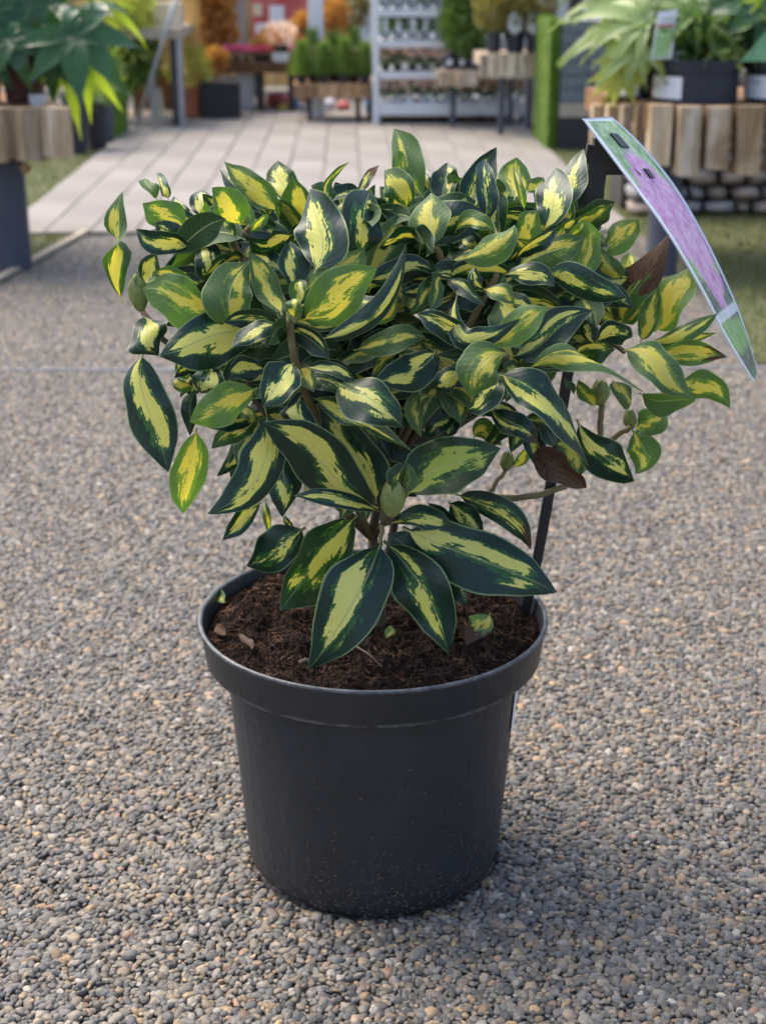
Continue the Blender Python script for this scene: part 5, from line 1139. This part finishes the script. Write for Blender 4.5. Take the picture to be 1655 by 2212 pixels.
for k,(x,w_,yb_,yt_,Y,lbx,lb) in enumerate([(1368,41,231,140,YQ+.28,(1336,169,1374,226),'smaller black pot of pale feathery leaves with a white label, by the slate wall'),(1500,94,231,124,YQ+.19,(1408,161,1453,221),'wide black pot with a white label and a picture tag on the plank table'),(1690,90,231,122,YQ+.19,(1601,161,1651,225),'black pot with a white label and green picture tag at the table end')]):
    c=P(x,231,Y-.0); rp=w_*depth(c)/F; E_=empty('potted_plant',(c.x,Y,zq),lb,'potted plant')
    hp=zt(yt_,Y,x)-zq; make_pot('pot',(c.x,Y,zq-.002),rp,hp,DPOT,E_,r0=rp*.94,rim=.26,n=40)
    v=[];f=[]; ac=P((lbx[0]+lbx[2])/2,200,Y-rp*.8); hw_=(lbx[2]-lbx[0])/2*depth(c)/F; cxx=max(-.97,min(.97,(ac.x-c.x)/rp)); aa=math.asin(cxx); dv=min(.8,hw_/rp/max(.35,math.cos(aa)))
    z0,z1=zq+hp*.08,zq+hp*.60
    for j in range(7):
        th=aa-dv+2*dv*j/6
        for z in (z0,z1): rr=rp*(.94+.06*.0)+(rp*.95-rp*.94)*(z-zq)/hp+.003; v.append((c.x+rr*math.sin(th),Y-rr*math.cos(th),z))
    f=[(2*j,2*j+2,2*j+3,2*j+1) for j in range(6)]; mobj('label',v,f,PAPER,E_,True)
    for q in range(2):
        v2=[]; t0=.2+.35*q; zz=z0+(z1-z0)*(.45+.2*q)
        for j in range(3):
            th=aa-dv+2*dv*(t0+.1*j); rr=rp*.945+.0045
            for z in (zz,zz+.006): v2.append((c.x+rr*math.sin(th),Y-rr*math.cos(th),z))
        mobj('print',v2,[(2*j,2*j+2,2*j+3,2*j+1) for j in range(2)],SMUDGE,E_)
    top=Vector((c.x,Y,zq+hp*.9)); r=random.Random(50+k); L=[]
    if k==0: L=[(1395,45,165,185,-.12,'p',.35),(1380,100,215,130,-.14,'p',.25),(1360,70,195,170,-.05,'p',.5),(1330,10,150,150,.0,'p',.5),(1350,140,245,95,-.12,'y',.2),(1400,110,-100,90,-.12,'y',.2),(1420,20,110,120,-.02,'p',.4),(1300,-40,140,150,.05,'m',.5),(1340,160,-100,80,-.1,'y',.1)]
    if k==1: L=[(1500,30,160,140,-.05,'m',.5),(1530,60,20,130,-.02,'m',.5),(1560,20,60,140,.02,'d',.5),(1480,-20,120,150,.04,'m',.5),(1560,100,-20,95,-.04,'y',.4),(1600,40,10,110,0,'d',.4),(1450,-10,150,130,.02,'p',.4),(1520,95,90,100,.06,'d',.4),(1590,90,-40,90,.04,'d',.3),(1490,70,170,110,.06,'d',.4),(1540,-60,80,160,.1,'m',.5)]
    if k==2: L=[(1640,30,170,130,-.03,'d',.5),(1690,40,90,140,0,'d',.5),(1720,80,20,130,0,'m',.5),(1625,85,190,90,.02,'d',.4),(1660,-30,120,150,.05,'d',.5),(1640,5,140,60,-.1,'l',.3),(1680,100,150,80,.06,'d',.3)]
    for (lx,ly,ang,sz,dY,kd,tl) in L:
        p=P(lx,ly,Y+dY); me={'d':FM,'l':FL,'p':FPL,'m':FMD,'y':FGR}[kd]; me=me[r.randrange(len(me))]
        place_palm(me,p,im(ang)+FW*r.uniform(-.25,.25),-FW*(1-tl)+Vector((r.gauss(0,.12),0,1))*tl,sz*depth(p)/F,E_); m=MB(); m.tube([top,(top+p)/2+Vector((0,0,.02)),p],.0035,6); m.build('stalk',F_MID,E_,True)
    cloud(240,top+Vector((0,0,.05)),(rp*.9,rp*.9,.06),.06,.02,F_CON,'foliage',E_,180+k,.5)
    if k==1:
        q=[P(1405,128,Y-rp*.75),P(1450,126,Y-rp*.75),P(1463,20,Y-rp*.7),P(1421,26,Y-rp*.7)]
        def lp(u,t): return (q[0].lerp(q[1],u)).lerp(q[3].lerp(q[2],u),t)
        def panel(nm,u0,u1,t0,t1,mt,off):
            o_=Vector((0,-off,0)); vv=[lp(u0,t0)+o_,lp(u1,t0)+o_,lp(u1,t1)+o_,lp(u0,t1)+o_]; vv+=[p+Vector((0,.0015,0)) for p in vv]; mobj(nm,vv,[(0,1,2,3),(7,6,5,4),(0,4,5,1),(1,5,6,2),(2,6,7,3),(3,7,4,0)],mt,E_)
        panel('picture_tag',0,1,0,1,PAPER,0); panel('picture',.08,.86,.04,.64,plain('leaf_photo_print',(.16,.36,.09),(.42,.60,.30),70,.4),.002); panel('stripe',.06,.92,.66,.72,REDM,.002)
    if k==0:
        q=P(1362,128,Y-.02); m=MB(); m.box((q.x-.018,q.y-.06,q.z-.05),(q.x+.018,q.y-.058,q.z+.035)); m.build('picture_tag',PAPER,E_)
    if k==2:
        q=P(1640,105,Y-rp*.8); m=MB(); m.add([q+Vector((-.045,0,-.03)),q+Vector((.03,0,-.03)),q+Vector((.08,0,.06)),q+Vector((.03,0,.06))]+[q+Vector(p)+Vector((0,.002,0)) for p in ((-.045,0,-.03),(.03,0,-.03),(.08,0,.06),(.03,0,.06))],[(0,1,2,3),(7,6,5,4),(0,4,5,1),(1,5,6,2),(2,6,7,3),(3,7,4,0)]); m.build('picture_tag',plain('green_print',(.12,.36,.16),(.30,.52,.28),40,.4),E_)
# ---- dry stone wall behind
E_=empty('stone_wall',(1.6,3.6,0),'low dry stone wall of rough brown and grey stones behind the plank table','wall'); r_=random.Random(8)
def stone_mesh(seed):
    bm=bmesh.new(); bmesh.ops.create_icosphere(bm,subdivisions=2,radius=.5)
    for v in bm.verts:
        n=mnoise.noise(v.co*2.1+Vector((seed*5.3,0,0)))*.35; c=v.co.copy(); mx=max(abs(c.x),abs(c.y),abs(c.z)); v.co=c.lerp(c*(.5/mx)*.9,.55)*(1+n*.5)
    me=bpy.data.meshes.new('stone'); bm.to_mesh(me); bm.free(); me.polygons.foreach_set('use_smooth',[True]*len(me.polygons)); return me
SM=[]
for k in range(6):
    me=stone_mesh(k); me.materials.append(STONE if k%3 else STONEG); SM.append(me)
zz=0; row=0; m=MB(); m.box((.86,3.68,-.01),(2.6,3.9,.40)); m.build('core',DARKT,E_)
while zz<.42:
    h=r_.uniform(.038,.065); x=.86
    while x<2.5:
        wd=r_.uniform(.045,.11); o=link('stone',SM[r_.randrange(6)],E_); o.matrix_basis=Matrix.Translation((x+wd/2,3.60+r_.uniform(-.02,.02),zz+h/2))@Matrix.Rotation(r_.uniform(-.12,.12),4,'Y')@Matrix.Diagonal((wd*1.0,.16,h*1.04,1)); x+=wd
    zz+=h*.97; row+=1
# ---- back boundary: board fence on the left, glazed shed on the right
E_=empty('board_fence',(-2,8.6,0),'sunlit golden brown close-board fence at the back of the yard','fence')
x=-4.2; bm_=None
while x<.0:
    m=MB(); hh=1.5+random.uniform(-.004,.004); m.box((x+.002,8.6+random.uniform(0,.004),-.01),(x+.118,8.625,hh)); m.build('board',SUNW,E_); x+=.12
m=MB(); m.box((-4.2,8.626,.3),(0,8.66,.36)); m.box((-4.2,8.626,1.2),(0,8.66,1.26)); m.build('rail',SUNW,E_)
E_=empty('glasshouse',(2,9,0),'pale glazed shed front with white bars behind the trolley','building')
GL=plain('pale_glass',(.42,.48,.52),(.55,.56,.50),3,.12,0,.003,.6)
x=0.05
while x<5.0:
    m=MB(); m.box((x,8.6,-.01),(x+.05,8.68,2.2)); m.build('mullion',WHITE,E_)
    for z0,z1 in ((.30,.72),(.77,1.45),(1.5,2.15)): m=MB(); m.box((x+.051,8.63,z0),(x+.699,8.64,z1)); m.build('pane',GL,E_)
    for z in (.25,.72,1.45,2.15): m=MB(); m.box((x+.051,8.605,z+.001),(x+.699,8.675,z+.049)); m.build('transom',WHITE,E_)
    m=MB(); m.box((x+.051,8.62,-.01),(x+.699,8.67,.25)); m.build('base_panel',CREAM,E_); x+=.7
# hedge plants behind the left table
for k,(px,py,Y,rad,mt,lb) in enumerate([(262,50,6.25,.19,F_YEL,'bright yellow green shrub behind the fatsia leaves'),(288,118,6.3,.13,F_MID,'grey green bushy shrub left of the potting bench')]):
    c=P(px,py,Y); E_=empty('shrub',(c.x,Y,0),lb,'shrub'); cloud(1500,c,(rad*.8,rad,rad*1.1),.06,.02,mt,'crown',E_,190+k); m=MB(); m.tube([(c.x,Y,-.01),(c.x,Y,c.z)],.012,8); m.build('trunk',TWIG,E_)

tag(rect_box('cream_box',334,6,389,61,YB+.12,.16,CREAM),'cream box standing on the grey potting bench','box')

for k,(px,py,Y,rad,mt,lb) in enumerate([(722,35,7.7,.085,F_COP,'brown copper leafed plant behind the conifers and white post'),(762,20,7.9,.10,F_OLV,'olive green plant behind the conifers beside the trolley'),(655,60,7.45,.06,F_COP,'small copper plant beside the white post and red board')]):
    c=P(px,py,Y); E_=empty('potted_shrub',(c.x,Y,0),lb,'shrub'); make_pot('pot',(c.x,Y,0),.07,.12,TERRA,E_); cloud(700,c,(rad*.8,rad,rad*1.1),.045,.016,mt,'crown',E_,290+k); m=MB(); m.tube([(c.x,Y,.1),(c.x,Y,c.z)],.009,8); m.build('trunk',TWIG,E_)
for k,(px,py,Y,mt,lb) in enumerate([(560,118,6.98,YELM,'small yellow flowering plant among the pink flowers'),(578,100,7.05,BLUSH,'pale blush flowering plant behind the pink flowers'),(648,112,7.1,REDF,'deep red flowering plant at the end of the brown table')]):
    c=P(px,py,Y); E_=empty('flower_pot_plant',(c.x,Y,zw),lb,'flowers'); make_pot('pot',(c.x,Y,zw),.024,.034,TERRA,E_,n=14); cloud(110,(c.x,Y,zw+.055),(.03,.03,.022),.03,.012,F_MID,'foliage',E_,300+k); cloud(110,(c.x,Y,zw+.085),(.03,.03,.02),.022,.016,mt,'flowers',E_,310+k)
